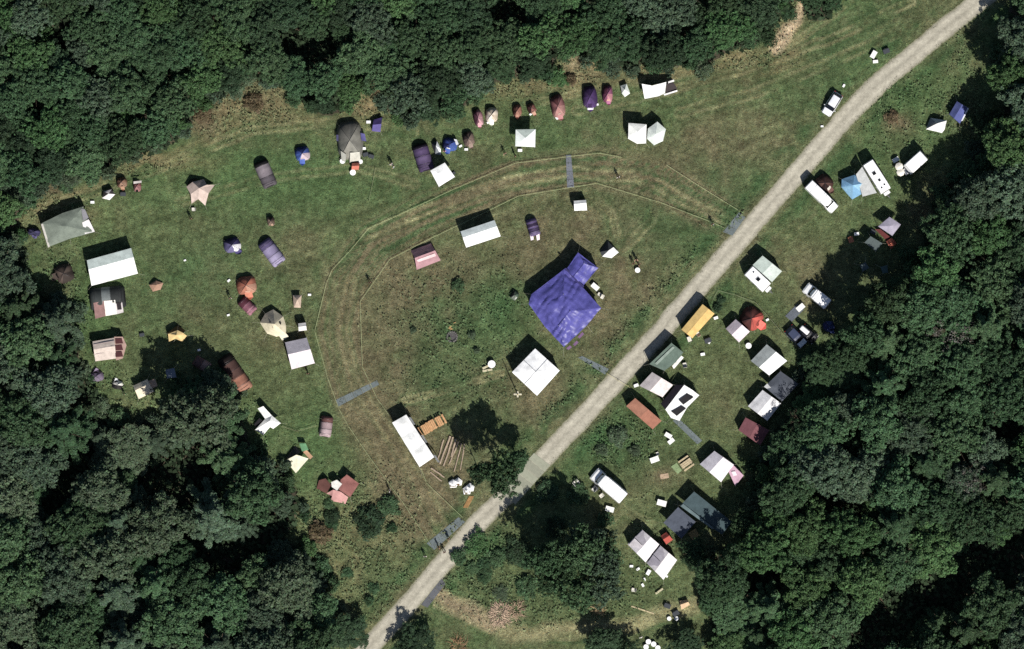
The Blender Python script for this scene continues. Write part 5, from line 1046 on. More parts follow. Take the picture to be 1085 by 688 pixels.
def ground_rgb(px, py):
    x, y = px / 7., py / 7.
    wx = px + 18 * (fbm(x * .18 + 5, y * .18) - .5); wy = py + 18 * (fbm(x * .18 + 55, y * .18 + 9) - .5)
    n = fbm(x * .10 + 3, y * .10 + 7)[..., None]; base = GREEN * (1 - n) + OLIVE * n
    nb = np.clip((fbm(x * .22 + 40, y * .22 + 11, 5) - .48) * 5, 0, 1)[..., None]; base = base * (1 - .32 * nb) + BROWN * .32 * nb
    nb = np.clip((fbm(x * .9 + 4, y * .9 + 61, 4) - .52) * 6, 0, 1)[..., None]; base = base * (1 - .2 * nb) + np.array([.125, .108, .066]) * .2 * nb
    nb = np.clip((fbm(x * .5 + 84, y * .5 + 6, 4) - .53) * 6, 0, 1)[..., None]; base = base * (1 - .3 * nb) + DEEP * .3 * nb
    for (bx, by, rx, ry, c, s) in BLOBS:
        d = ((wx - bx) / rx) ** 2 + ((wy - by) / ry) ** 2; w = np.exp(-d * .9) * min(1, s * 1.2)
        w = np.clip(w * (1 + 1.3 * (fbm(x * .5 + bx, y * .5 + by, 4) - .5) * 1.6), 0, 1)[..., None]; base = base * (1 - w) + c * w
    d, al = dline(px, py, OUTER)                       # trodden ring between the ropes
    w = np.clip((26 - d) / 10, 0, 1); sd = d * np.sign(py - 300 + (px - 540) * 0) ; st = fbm(d * .16 + 7, al * .008, 3); st2 = fbm(d * .5 + 77, al * .012, 3)
    w1 = (w * np.clip(.5 + (st - .45) * 5, 0, 1) * .9)[..., None]; base = base * (1 - w1) + BROWN * 1.05 * w1
    w2 = (w * np.clip((.5 - st2) * 6, 0, 1) * .8 * np.clip((330 - py) / 60, 0.05, 1))[..., None]; base = base * (1 - w2) + DEEP * w2
    for pts, off, s, c in TRACKS:                       # wheel tracks pressed into the grass
        d, al = dline(px + 3 * (fbm(x * .3, y * .3) - .5), py + 5 * (fbm(x * .3 + 9, y * .3) - .5), pts)
        w = (np.exp(-((d - off) / 1.9) ** 2) * min(1, s * 1.15) * np.clip(nfb(x * .3 + 7, y * .3, 3) * 1.6 - .05, 0, 1))[..., None]; base = base * (1 - w) + c * w
        w = (np.exp(-((d - off - 3) / 1.6) ** 2) * s * .6)[..., None]; base = base * (1 - w) + DEEP * w
    # mown streaks across the upper right meadow and the left grass
    u = px * math.cos(R(-20)) - py * math.sin(R(-20)) ; v = px * math.sin(R(20)) + py * math.cos(R(20))
    sk = fbm(v * .16, u * .010 + 3, 3); sk2 = fbm(v * .5, u * .02 + 30, 2); pt = np.clip((fbm(x * .07 + 8, y * .07 + 2, 2) - .4) * 4, 0, 1); k = (1 + ((sk - .5) * .55 + (sk2 - .5) * .3) * pt)[..., None]; base = base * k
    d, al = dline(px, py, ROAD)
    side = np.clip((d - RW) / 12, 0, 1); vv = fbm(d * .25, al * .02, 3); w = ((1 - side) * np.clip(vv * 1.6 - .2, 0, 1) * .6)[..., None]; base = base * (1 - w) + BROWN * 1.15 * w
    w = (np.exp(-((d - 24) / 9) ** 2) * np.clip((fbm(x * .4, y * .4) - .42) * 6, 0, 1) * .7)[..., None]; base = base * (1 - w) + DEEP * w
    for pts, wd, c, s in (([(463, 628), (490, 645), (520, 664), (570, 672), (640, 668), (700, 652), (735, 640)], 11, PALE * .95, 1.3), ([(468, 630), (492, 646), (518, 662)], 10, SAND, 1.0), ([(852, -4), (842, 20), (824, 48)], 7, SAND * 1.3, 1.8), ([(822, 46), (770, 66), (690, 84), (600, 100)], 5, STRAW, .4), ([(30, 222), (100, 196), (180, 165), (260, 130), (340, 126)], 5, STRAW, .45)):
        d, al = dline(wx, wy, pts); w = (np.clip(1 - d / wd, 0, 1) ** .7 * s * np.clip(.5 + fbm(x, y), 0, 1))[..., None]; base = base * (1 - w) + c * w
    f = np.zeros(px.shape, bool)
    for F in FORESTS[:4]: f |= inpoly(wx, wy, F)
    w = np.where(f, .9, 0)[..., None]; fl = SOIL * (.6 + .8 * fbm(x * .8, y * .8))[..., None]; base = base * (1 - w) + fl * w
    k = ((.74 + .54 * nfb(x * 1.9 + 9, y * 1.9, 4, 2.4)) * (.88 + .24 * nfb(x * .45 + 19, y * .6, 3)))[..., None]; base = base * k
    return np.clip(base * np.array([1.0, 1.04, 1.03]), .004, .9)

xs = np.concatenate([-np.geomspace(3000, 96, 16), np.arange(-92, 92.1, .36), np.geomspace(96, 3000, 16)])
ys = np.concatenate([-np.geomspace(3000, 64, 16), np.arange(-60, 60.1, .36), np.geomspace(64, 3000, 16)])
X, Y = np.meshgrid(xs, ys); nx, ny = len(xs), len(ys)
me = bpy.data.meshes.new('ground'); me.vertices.add(nx * ny)
co = np.zeros((nx * ny, 3)); co[:, 0] = X.ravel(); co[:, 1] = Y.ravel(); me.vertices.foreach_set('co', co.ravel())
idx = np.arange(nx * ny).reshape(ny, nx); q = np.stack([idx[:-1, :-1], idx[:-1, 1:], idx[1:, 1:], idx[1:, :-1]], -1).reshape(-1, 4); nf = len(q)
me.loops.add(nf * 4); me.polygons.add(nf); me.loops.foreach_set('vertex_index', q.ravel()); me.polygons.foreach_set('loop_start', np.arange(nf) * 4); me.polygons.foreach_set('loop_total', np.full(nf, 4)); me.update(); me.validate()
rgb = ground_rgb(X.ravel() * S + 542.5, 344 - Y.ravel() * S); ca = me.color_attributes.new('turf', 'FLOAT_COLOR', 'POINT'); ca.data.foreach_set('color', np.concatenate([rgb, np.ones((len(rgb), 1))], 1).ravel().astype(np.float32))

def turf_mat(name, strength=1.0):
    m, nt, b = new_mat(name); L = nt.links; N = nt.nodes
    at = N.new('ShaderNodeAttribute'); at.attribute_name = 'turf'; tc = N.new('ShaderNodeTexCoord')
    mp = N.new('ShaderNodeMapping'); mp.inputs['Rotation'].default_value = (0, 0, R(20)); mp.inputs['Scale'].default_value = (.45, 1, 1); L.new(tc.outputs['Object'], mp.inputs[0])
    mult = None
    for scl, det, a0, a1 in ((2.2, 6, .68, 1.34), (8, 4, .45, 1.65)):
        n = N.new('ShaderNodeTexNoise'); n.inputs['Scale'].default_value = scl; n.inputs['Detail'].default_value = det; n.inputs['Roughness'].default_value = .65; L.new(mp.outputs[0], n.inputs['Vector'])
        r = N.new('ShaderNodeMapRange'); r.inputs['From Min'].default_value = .3; r.inputs['From Max'].default_value = .7; r.inputs['To Min'].default_value = a0; r.inputs['To Max'].default_value = a1; L.new(n.outputs['Fac'], r.inputs['Value'])
        v = N.new('ShaderNodeVectorMath'); v.operation = 'SCALE'; L.new((mult or at).outputs[1 if mult is None and False else 0], v.inputs[0]); L.new(r.outputs[0], v.inputs['Scale']); mult = v
        last = n
    # warm and cool flecks
    n3 = N.new('ShaderNodeTexNoise'); n3.inputs['Scale'].default_value = 4.5; n3.inputs['Detail'].default_value = 5; L.new(tc.outputs['Object'], n3.inputs['Vector'])
    r3 = N.new('ShaderNodeMapRange'); r3.inputs['From Min'].default_value = .52; r3.inputs['From Max'].default_value = .72; L.new(n3.outputs['Fac'], r3.inputs['Value'])
    mx = N.new('ShaderNodeMix'); mx.data_type = 'RGBA'; mx.blend_type = 'MULTIPLY'; L.new(r3.outputs[0], mx.inputs['Factor']); L.new(mult.outputs[0], mx.inputs[6]); mx.inputs[7].default_value = (1.35, 1.05, .8, 1)
    L.new(mx.outputs[2], b.inputs['Base Color']); b.inputs['Roughness'].default_value = .95; b.inputs['Specular IOR Level'].default_value = .05
    bp = N.new('ShaderNodeBump'); bp.inputs['Strength'].default_value = .9 * strength; bp.inputs['Distance'].default_value = .10; L.new(last.outputs['Fac'], bp.inputs['Height']); L.new(bp.outputs[0], b.inputs['Normal'])
    return m
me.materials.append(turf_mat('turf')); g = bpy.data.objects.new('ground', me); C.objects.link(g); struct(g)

# road: a gravel sheet with a ragged edge
m = MB(); pr_ = []
dense = []
for a, b in zip(ROAD[:-1], ROAD[1:]):
    n = max(1, int(math.hypot(b[0] - a[0], b[1] - a[1]) / 3))
    for k in range(n): dense.append((a[0] + (b[0] - a[0]) * k / n, a[1] + (b[1] - a[1]) * k / n))
sm = [tuple(np.mean(dense[max(0, i - 8):i + 9], 0)) for i in range(len(dense))]
rows = []
for i in range(1, len(sm) - 1):
    a, b = sm[i - 1], sm[i + 1]; L = math.hypot(b[0] - a[0], b[1] - a[1]); nxx, nyy = -(b[1] - a[1]) / L, (b[0] - a[0]) / L
    e1 = RW + 1.3 * (float(fbm(np.array(i * .12), np.array(3.))) - .5) * 2 + 1.0 * (random.random() - .5); e2 = RW + 1.3 * (float(fbm(np.array(i * .12), np.array(93.))) - .5) * 2 + 1.0 * (random.random() - .5)
    row = []
    for k in range(9):
        f = -e1 + (e1 + e2) * k / 8; p = P(sm[i][0] + nxx * f, sm[i][1] + nyy * f); row.append((p.x, p.y, .006 + .02 * (1 - abs(k - 4) / 4) ** .5))
    rows.append(row)
for rw_ in rows: m.v += rw_
for i in range(len(rows) - 1):
    for k in range(8): m.f.append((i * 9 + k, i * 9 + k + 1, i * 9 + 10 + k, i * 9 + 9 + k)); m.m.append(0)
rd, nt, b = new_mat('gravel'); N = nt.nodes; L = nt.links; tc = N.new('ShaderNodeTexCoord')
def nz(scale, detail, rough=.6):
    n = N.new('ShaderNodeTexNoise'); n.inputs['Scale'].default_value = scale; n.inputs['Detail'].default_value = detail; n.inputs['Roughness'].default_value = rough; L.new(tc.outputs['Object'], n.inputs['Vector']); return n
n1, n2, n3 = nz(.55, 8, .7), nz(12, 5, .8), nz(2.4, 7, .75)
cr = N.new('ShaderNodeValToRGB'); cr.color_ramp.elements[0].position = .32; cr.color_ramp.elements[0].color = (.36, .335, .27, 1); cr.color_ramp.elements[1].position = .62; cr.color_ramp.elements[1].color = (.46, .43, .35, 1); L.new(n1.outputs['Fac'], cr.inputs[0])
r2 = N.new('ShaderNodeMapRange'); r2.inputs['From Min'].default_value = .3; r2.inputs['From Max'].default_value = .7; r2.inputs['To Min'].default_value = .72; r2.inputs['To Max'].default_value = 1.22; L.new(n2.outputs['Fac'], r2.inputs[0])
r3 = N.new('ShaderNodeMapRange'); r3.inputs['From Min'].default_value = .3; r3.inputs['From Max'].default_value = .7; r3.inputs['To Min'].default_value = .74; r3.inputs['To Max'].default_value = 1.16; L.new(n3.outputs['Fac'], r3.inputs[0])
mm = N.new('ShaderNodeMath'); mm.operation = 'MULTIPLY'; L.new(r2.outputs[0], mm.inputs[0]); L.new(r3.outputs[0], mm.inputs[1])
v = N.new('ShaderNodeVectorMath'); v.operation = 'SCALE'; L.new(cr.outputs[0], v.inputs[0]); L.new(mm.outputs[0], v.inputs['Scale']); at = N.new('ShaderNodeAttribute'); at.attribute_name = 'wear'; vm = N.new('ShaderNodeVectorMath'); vm.operation = 'MULTIPLY'; L.new(v.outputs[0], vm.inputs[0]); L.new(at.outputs[0], vm.inputs[1]); L.new(vm.outputs[0], b.inputs['Base Color']); b.inputs['Roughness'].default_value = .95; b.inputs['Specular IOR Level'].default_value = .1
bp = N.new('ShaderNodeBump'); bp.inputs['Strength'].default_value = .5; bp.inputs['Distance'].default_value = .04; L.new(n2.outputs['Fac'], bp.inputs['Height']); L.new(bp.outputs[0], b.inputs['Normal'])
ro = struct(m.build('road', rd)); prof = [.46, .78, 1.0, .94, .77, .92, 1.0, .82, .48]; wc = []
for i in range(len(rows)):
    for k in range(9):
        q_ = prof[k] * (1 + .16 * (random.random() - .5)) * (.93 + .14 * float(fbm(np.array(i * .07), np.array(k * .3), 3))); e = 1 if k in (0, 8) else 0
        wc += [q_ * (.95 if e else 1), q_ * (1.0 if e else 1), q_ * (.8 if e else 1), 1]
ca = ro.data.color_attributes.new('wear', 'FLOAT_COLOR', 'POINT'); ca.data.foreach_set('color', np.array(wc, dtype=np.float32))

# ------------------------------------------------------------------ grass tufts and tall weeds (nobody could count them)
def scatter(name, label, cat, n, area, size, lean, colfn, mats, hz=(0, 0), seed=1, leaf=False):
    r = np.random.RandomState(seed); x0, x1, y0, y1 = -20, 1105, -20, 708
    px = r.uniform(x0, x1, n * 3); py = r.uniform(y0, y1, n * 3); k = area(px, py, r); px, py = px[k][:n], py[k][:n]; n = len(px)
    x = (px - 542.5) / S; y = (344 - py) / S; a = r.uniform(0, 2 * np.pi, n); s = r.uniform(size[0], size[1], n); z = r.uniform(hz[0], hz[1], n)
    tl = r.uniform(lean[0], lean[1], n)
    d = np.stack([np.cos(a), np.sin(a)], 1); w = np.stack([-np.sin(a), np.cos(a)], 1)
    wd = s * (.45 if leaf else .22)
    p0 = np.c_[x - w[:, 0] * wd, y - w[:, 1] * wd, z]; p1 = np.c_[x + w[:, 0] * wd, y + w[:, 1] * wd, z]
    tip = np.c_[x + d[:, 0] * s * np.cos(tl) + (w[:, 0] * wd * .5), y + d[:, 1] * s * np.cos(tl), z + s * np.sin(tl)]
    if leaf: q3 = np.c_[tip[:, :2] - w * wd[:, None] * .8, tip[:, 2]]; V = np.stack([p0, p1, tip, q3], 1).reshape(-1, 3); kk = 4
    else: V = np.stack([p0, p1, tip], 1).reshape(-1, 3); kk = 3
    me = bpy.data.meshes.new(name); me.vertices.add(len(V)); me.vertices.foreach_set('co', V.ravel()); me.loops.add(len(V)); me.polygons.add(n); me.loops.foreach_set('vertex_index', np.arange(len(V))); me.polygons.foreach_set('loop_start', np.arange(n) * kk); me.polygons.foreach_set('loop_total', np.full(n, kk)); me.update()
    rgb = colfn(px, py, r); rgb = np.repeat(rgb, kk, 0); ca = me.color_attributes.new('turf', 'FLOAT_COLOR', 'POINT'); ca.data.foreach_set('color', np.concatenate([rgb, np.ones((len(rgb), 1))], 1).ravel().astype(np.float32))
    me.materials.append(mats); o = bpy.data.objects.new(name, me); C.objects.link(o); tag(o, label, cat, kind='stuff'); return o
bm_, nt, b = new_mat('blade'); at = nt.nodes.new('ShaderNodeAttribute'); at.attribute_name = 'turf'; nt.links.new(at.outputs[0], b.inputs['Base Color']); b.inputs['Roughness'].default_value = .8; b.inputs['Specular IOR Level'].default_value = .1
def in_forest(px, py):
    f = np.zeros(px.shape, bool)
    for F in FORESTS[:4]: f |= inpoly(px, py, F)
    return f
def near_road(px, py, w): return dline(px, py, ROAD)[0] < w
scatter('grass', 'short uneven summer grass over the whole camp field', 'grass', 210000, lambda x, y, r: ~in_forest(x, y) & ~near_road(x, y, RW + 1 - r.rand(len(x)) ** 2 * 6), (.07, .26), (.25, 1.3), lambda x, y, r: ground_rgb(x, y) * (.45 + 1.3 * nfb(x / 7 * 2.6, y / 7 * 2.6, 3, 2.6))[:, None] * r.uniform(.55, 1.6, (len(x), 1)) * r.uniform(.9, 1.1, (len(x), 3)), bm_)
WEED = [(655, 468, 33, 26, 1.6), (480, 338, 70, 50, .55), (480, 405, 60, 26, .5), (535, 330, 22, 50, .5), (370, 595, 60, 70, 1.5), (400, 550, 40, 40, 1.2), (515, 600, 46, 42, 1.5), (560, 640, 70, 25, .7), (500, 575, 26, 14, 1.2), (960, 120, 40, 50, .5), (240, 110, 70, 30, .8), (390, 112, 26, 16, .8), (610, 76, 26, 20, .6), (545, 92, 50, 14, .8), (690, 68, 30, 12, .7), (780, 60, 60, 14, .6), (50, 220, 40, 20, .8), (130, 176, 60, 10, .8), (830, 20, 24, 24, .6), (120, 420, 60, 26, .6), (60, 330, 30, 60, .8), (640, 630, 60, 30, .5), (255, 470, 30, 50, .5), (1020, 100, 20, 60, .6), (800, 540, 20, 50, .7), (970, 250, 20, 40, .5), (690, 590, 20, 60, .3), (840, 430, 20, 50, .4)]
def weed_area(x, y, r):
    w = np.zeros(len(x))
    for (a, b, rx, ry, s) in WEED: w = np.maximum(w, s * np.exp(-(((x - a) / rx) ** 2 + ((y - b) / ry) ** 2) ** 2 * .8))
    d, al = dline(x, y, ROAD[5:14]); side = (x - 700) * .66 + (y - 340) * .75
    w = np.maximum(w, 1.0 * np.exp(-((d - 26) / 8) ** 2) * (side < 0) * (fbm(x / 14, y / 14) > .47))
    w = w * np.clip((fbm(x / 6. + 4, y / 6.) - .42) * 6, 0, 1)
    return (r.rand(len(x)) < w) & ~near_road(x, y, RW + 2)
scatter('weeds', 'knee-high weeds and rough herbage along verges and wood edges', 'weeds', 170000, weed_area, (.10, .30), (-.1, .9), lambda x, y, r: (ground_rgb(x, y) * .8 + np.where(r.rand(len(x), 1) < .4, OLIVE * 1.2, DEEP * 1.3) * .45) * r.uniform(.6, 1.5, (len(x), 1)), bm_, (.03, .42), 5, True)
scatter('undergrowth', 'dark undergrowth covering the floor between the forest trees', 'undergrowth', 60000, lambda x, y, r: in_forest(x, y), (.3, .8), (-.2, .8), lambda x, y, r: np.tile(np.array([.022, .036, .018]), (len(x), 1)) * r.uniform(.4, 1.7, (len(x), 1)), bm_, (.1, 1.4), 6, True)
# ================================================================== TREES
def leaf_mat(name, base, hv=.09, vv=.32):
    m, nt, b = new_mat(name); N = nt.nodes; L = nt.links
    at = N.new('ShaderNodeAttribute'); at.attribute_name = 'leaf'; oi = N.new('ShaderNodeObjectInfo')
    mr = N.new('ShaderNodeMapRange'); mr.inputs['To Min'].default_value = 1 - vv; mr.inputs['To Max'].default_value = 1 + vv; L.new(oi.outputs['Random'], mr.inputs[0])
    v = N.new('ShaderNodeVectorMath'); v.operation = 'MULTIPLY'; L.new(at.outputs[0], v.inputs[0]); v.inputs[1].default_value = base
    w = N.new('ShaderNodeVectorMath'); w.operation = 'SCALE'; L.new(v.outputs[0], w.inputs[0]); L.new(mr.outputs[0], w.inputs['Scale'])
    hs = N.new('ShaderNodeHueSaturation'); L.new(w.outputs[0], hs.inputs['Color']); m2 = N.new('ShaderNodeMath'); m2.operation = 'MULTIPLY_ADD'; m2.inputs[1].default_value = 7.31; m2.inputs[2].default_value = 0; L.new(oi.outputs['Random'], m2.inputs[0])
    fr = N.new('ShaderNodeMath'); fr.operation = 'FRACT'; L.new(m2.outputs[0], fr.inputs[0]); mh = N.new('ShaderNodeMapRange'); mh.inputs['To Min'].default_value = .5 - hv * .12; mh.inputs['To Max'].default_value = .5 + hv * .18; L.new(fr.outputs[0], mh.inputs[0]); L.new(mh.outputs[0], hs.inputs['Hue'])
    L.new(hs.outputs[0], b.inputs['Base Color']); b.inputs['Roughness'].default_value = .7; b.inputs['Specular IOR Level'].default_value = .1
    return m
LM = {'green': leaf_mat('leaf_green', (.041, .075, .036)), 'grey': leaf_mat('leaf_greygreen', (.052, .080, .050), .05, .25), 'bright': leaf_mat('leaf_bright', (.050, .096, .038), .06, .2),
      'olive': leaf_mat('leaf_olive', (.060, .085, .050), .04, .2), 'dark': leaf_mat('leaf_dark', (.028, .050, .026), .06, .25), 'bare': leaf_mat('leaf_bare', (.12, .115, .10), .02, .15), 'rust': leaf_mat('leaf_rust', (.11, .085, .05), .03, .2)}
BARK = mat((92, 78, 64), 'wood')
def leaf_mesh(name, centres, radii, per, size, rng, flat=.0, tint=.3, updir=.5):
    """leaf clumps: small quads over each blob of a crown"""
    Vs = []; cols = []
    for c, br in zip(centres, radii):
        n = int(per * br * br) + 6; d = rng.normal(size=(n, 3)); d[:, 2] = np.abs(d[:, 2]) * 1.1 - .25; d /= np.linalg.norm(d, axis=1)[:, None]
        rr = br * rng.uniform(.55, 1.08, n)[:, None]; p = c + d * rr * np.array([1, 1, 1 - flat])
        nrm = d + rng.normal(scale=.55, size=(n, 3)) + np.array([0, 0, updir]); nrm /= np.linalg.norm(nrm, axis=1)[:, None]
        t = np.cross(nrm, rng.normal(size=(n, 3))); t /= np.linalg.norm(t, axis=1)[:, None]; u = np.cross(nrm, t)
        s = rng.uniform(size[0], size[1], n)[:, None]; k = rng.uniform(.5, .8, n)[:, None]
        Vs.append(np.stack([p - t * s, p - u * s * k + nrm * s * .15, p + t * s, p + u * s * k - nrm * s * .1], 1).reshape(-1, 3))
        cb = 1 + tint * rng.uniform(-1, 1); cc = cb * rng.uniform(.72, 1.35, (n, 1)) * np.array([1, 1, 1]) * rng.uniform(.9, 1.1, (n, 3)); cols.append(np.repeat(cc, 4, 0))
    V = np.concatenate(Vs); K = np.concatenate(cols); n = len(V) // 4
    me = bpy.data.meshes.new(name); me.vertices.add(len(V)); me.vertices.foreach_set('co', V.ravel()); me.loops.add(len(V)); me.polygons.add(n); me.loops.foreach_set('vertex_index', np.arange(len(V))); me.polygons.foreach_set('loop_start', np.arange(n) * 4); me.polygons.foreach_set('loop_total', np.full(n, 4)); me.update()
    ca = me.color_attributes.new('leaf', 'FLOAT_COLOR', 'POINT'); ca.data.foreach_set('color', np.concatenate([K, np.ones((len(K), 1))], 1).ravel().astype(np.float32)); return me
def blobs_broad(rng, R_=4., Hc=3.4, n=90, low=-.35, bl=(.42, .95), top=8., rough=.2):
    c = []; r = []; lob = rng.uniform(0, 6.28, 4); am = rng.uniform(.07, .2, 4) * (.6 + rough)
    for i in range(n):
        z = 1 - (i + .5) / n * (1 - low); a = i * 2.39996 + rng.uniform(-.3, .3); q = math.sqrt(max(0, 1 - z * z)); k = 1 + sum(am[j] * math.sin((j + 2) * a + lob[j]) for j in range(4))
        rr = rng.uniform(.58, 1.08) * k; c.append((R_ * .86 * q * rr * math.cos(a), R_ * .86 * q * rr * math.sin(a), top - Hc + Hc * (z * .75 + .2) * rng.uniform(1 - rough * 1.2, 1 + rough * .5))); r.append(rng.uniform(*bl))
    return np.array(c), np.array(r)
def blobs_pine(rng, R_=3.6, top=10., wh=8):
    c = []; r = []
    for w in range(wh):
        f = w / (wh - 1); L = R_ * (f ** .8) + .3; nb = 5 + int(4 * f); z = top - 6.0 * f; a0 = rng.uniform(0, 6.28)
        for b in range(nb):
            a = a0 + 2 * math.pi * b / nb + rng.uniform(-.2, .2); LL = L * rng.uniform(.7, 1.12); st = max(2, int(LL / .55))
            for s in range(1, st + 1):
                g = s / st; c.append((LL * g * math.cos(a), LL * g * math.sin(a), z + .5 * g - .3 * g * g + rng.uniform(-.1, .1))); r.append(.22 + .30 * g)
    return np.array(c), np.array(r)
def trunk_mesh(rng, top, R_, limbs=7, r0=.2, twigs=0):
    m = MB(); bend = rng.uniform(-.25, .25, 2)
    pts = [(bend[0] * math.sin(k / 6 * 2), bend[1] * math.sin(k / 6 * 3), top * .86 * k / 6) for k in range(7)]; m.tube(pts, [r0 * (1.25 if k == 0 else 1 - .13 * k) for k in range(7)], 8)
    for l in range(limbs):
        a = 6.28 * l / limbs + rng.uniform(-.3, .3); z = top * rng.uniform(.35, .75); L = R_ * rng.uniform(.55, .95)
        p = [(L * f * math.cos(a) + rng.uniform(-.1, .1), L * f * math.sin(a) + rng.uniform(-.1, .1), z + top * .22 * f ** .8) for f in (0, .35, .7, 1)]
        m.tube(p, [r0 * .45, r0 * .3, r0 * .18, .02], 5)
        for t in range(twigs):
            f = rng.uniform(.3, 1); b = a + rng.uniform(-1, 1); q = (L * f * math.cos(a), L * f * math.sin(a), z + top * .22 * f ** .8); LL = rng.uniform(.5, 1.3)
            m.tube([q, (q[0] + LL * .6 * math.cos(b), q[1] + LL * .6 * math.sin(b), q[2] + .4), (q[0] + LL * math.cos(b + .3), q[1] + LL * math.sin(b + .3), q[2] + .6)], [.04, .025, .01], 4)
    return m
PROTO = {}
def tree_proto(kind, i):
    """crown and trunk meshes, 4 m crown radius (bushes 1.6 m)"""
    key = (kind, i)
    if key in PROTO: return PROTO[key]
    rng = np.random.RandomState(100 + 10 * i + len(kind) * 7 + ord(kind[0]))
    if kind == 'broad': c, r = blobs_broad(rng, n=250 + 20 * i, bl=(.24, .62), Hc=2.7, low=-.15, rough=.34); me = leaf_mesh('crown', c, r, 210, (.09, .20), rng, tint=.22); tr = trunk_mesh(rng, 7.2, 3.4)
    elif kind == 'fine': c, r = blobs_broad(rng, n=330, bl=(.18, .46), Hc=1.9, low=-.02, top=6.8, rough=.42); me = leaf_mesh('crown', c, r, 270, (.08, .17), rng, tint=.25); tr = trunk_mesh(rng, 6.2, 3.2)
    elif kind == 'pine': c, r = blobs_pine(rng); me = leaf_mesh('crown', c, r, 420, (.07, .2), rng, flat=.45, tint=.2, updir=.9); tr = trunk_mesh(rng, 9.8, 2.5, 5)
    elif kind == 'bare': c, r = blobs_broad(rng, n=60, bl=(.3, .6), Hc=2.5, top=7.5); me = leaf_mesh('crown', c, r, 130, (.05, .13), rng); tr = trunk_mesh(rng, 7.2, 3.8, 11, .2, 6)
    elif kind == 'bush': c, r = blobs_broad(rng, R_=1.6, Hc=1.1, n=34, bl=(.25, .5), low=-.05, top=1.5); me = leaf_mesh('crown', c, r, 330, (.06, .15), rng, tint=.35); tr = trunk_mesh(rng, 1.2, 1.2, 6, .06)
    t = tr.build('trunk', BARK); tm = t.data; bpy.data.objects.remove(t); PROTO[key] = (me, tm); return PROTO[key]
CM = {}
def add_tree(px, py, rpx, kind, col, h, label, cat='tree', group=None, name='broadleaf_tree', var=None):
    """px,py = crown centre in the photo; h = height of the crown's top"""
    v = random.randrange(4) if var is None else var; me, tm = tree_proto(kind, v); k = (kind, v, col)
    if k not in CM: m2 = me.copy(); m2.materials.clear(); m2.materials.append(LM[col]); CM[k] = m2
    base = 1.75 if kind == 'bush' else 4.2; topz = {'broad': 8.4, 'fine': 7.1, 'pine': 10.2, 'bare': 8, 'bush': 1.8}[kind]
    T = bpy.data.objects.new(name, None); C.objects.link(T); tag(T, label, cat, group)
    p = P(px, py, h * .7); T.location = (p.x, p.y, 0); T.rotation_euler.z = random.uniform(0, 6.28); s = rpx / S / base; T.scale = (s * random.uniform(.92, 1.08), s * random.uniform(.92, 1.08), h / topz)
    for nm, d in (('crown', CM[k]), ('trunk', tm)):
        o = bpy.data.objects.new(nm, d); C.objects.link(o); o.parent = T
    return T

WORDS = {'green': 'mid-green', 'grey': 'grey-green', 'bright': 'bright green', 'olive': 'olive green', 'dark': 'dark green', 'rust': 'brownish', 'bare': 'bare grey'}
def forest(poly, rr, dens, picks, hfac, region, seed, cap, holes=True):
    rng = random.Random(seed); out = []; xs_ = [p[0] for p in poly]; ys_ = [p[1] for p in poly]
    x0, x1, y0, y1 = max(-25, min(xs_)), min(1110, max(xs_)), max(-25, min(ys_)), min(715, max(ys_))
    nr_ = np.random.RandomState(seed); CX = nr_.uniform(x0, x1, 14000); CY = nr_.uniform(y0, y1, 14000); ok = inpoly(CX, CY, poly); ED = dline(CX, CY, poly + poly[:1])[0]
    HD = np.full(len(CX), 999.)
    if holes:
        for h_ in HOLES: HD = np.minimum(HD, np.where(inpoly(CX, CY, h_), -1, dline(CX, CY, h_ + h_[:1])[0]))
    for rad in np.linspace(rr[1], rr[0], 5):
        for x, y in zip(CX[ok & (ED > rad * .72) & (HD > rad * .55)], CY[ok & (ED > rad * .72) & (HD > rad * .55)]):
            if len(out) >= cap: break
            if any((x - a) ** 2 + (y - b) ** 2 < (dens * (rad + c)) ** 2 for a, b, c, _k in out): continue
            out.append((float(x), float(y), float(rad), None))
    res = []
    for (x, y, rad, _) in out:
        kind, col = rng.choice(picks); res.append((x, y, rad * rng.uniform(1.0, 1.12), kind, col, rad / S * hfac * rng.uniform(.88, 1.15), region))
    return res
TR = []
TR += forest(F_TOP, (12, 25), .62, [('fine', 'green'), ('fine', 'green'), ('fine', 'grey'), ('broad', 'green'), ('fine', 'bright'), ('broad', 'dark')], 2.1, 'in the wood along the top of the camp', 11, 135)
TR += forest(F_TR, (10, 16), .8, [('fine', 'green')], 1.9, 'in the small copse beyond the sandy ditch path', 12, 5)
TR += forest(F_LEFT, (13, 32), .64, [('pine', 'grey'), ('broad', 'grey'), ('broad', 'green'), ('pine', 'green'), ('broad', 'olive')], 2.25, 'in the tall wood at the lower left', 13, 105)
TR += forest(F_RIGHT, (13, 30), .63, [('broad', 'green'), ('broad', 'green'), ('broad', 'bright'), ('broad', 'grey'), ('fine', 'green'), ('pine', 'green')], 2.45, 'in the tall wood on the right', 14, 140)
TR += forest(F_MID, (13, 22), .62, [('fine', 'green'), ('fine', 'grey')], 3.0, 'in the thicket between the road and the chequered tents', 15, 14, False)
TR = [t[:5] + (min(t[5], 4.2),) + t[6:] if 90 < t[0] < 192 and 420 < t[1] < 505 or 1015 < t[0] < 1062 and 110 < t[1] < 210 or 840 < t[0] < 905 and 370 < t[1] < 425 or 735 < t[0] < 790 and 620 < t[1] < 720 else t for t in TR]
names = {'broad': 'broadleaf_tree', 'fine': 'small_leaf_tree', 'pine': 'pine_tree', 'bare': 'bare_tree', 'bush': 'bush'}
look = {'broad': 'tree with a lumpy leafy crown', 'fine': 'low tree with a fine leafy crown', 'pine': 'pine with starry boughs'}
used = set()
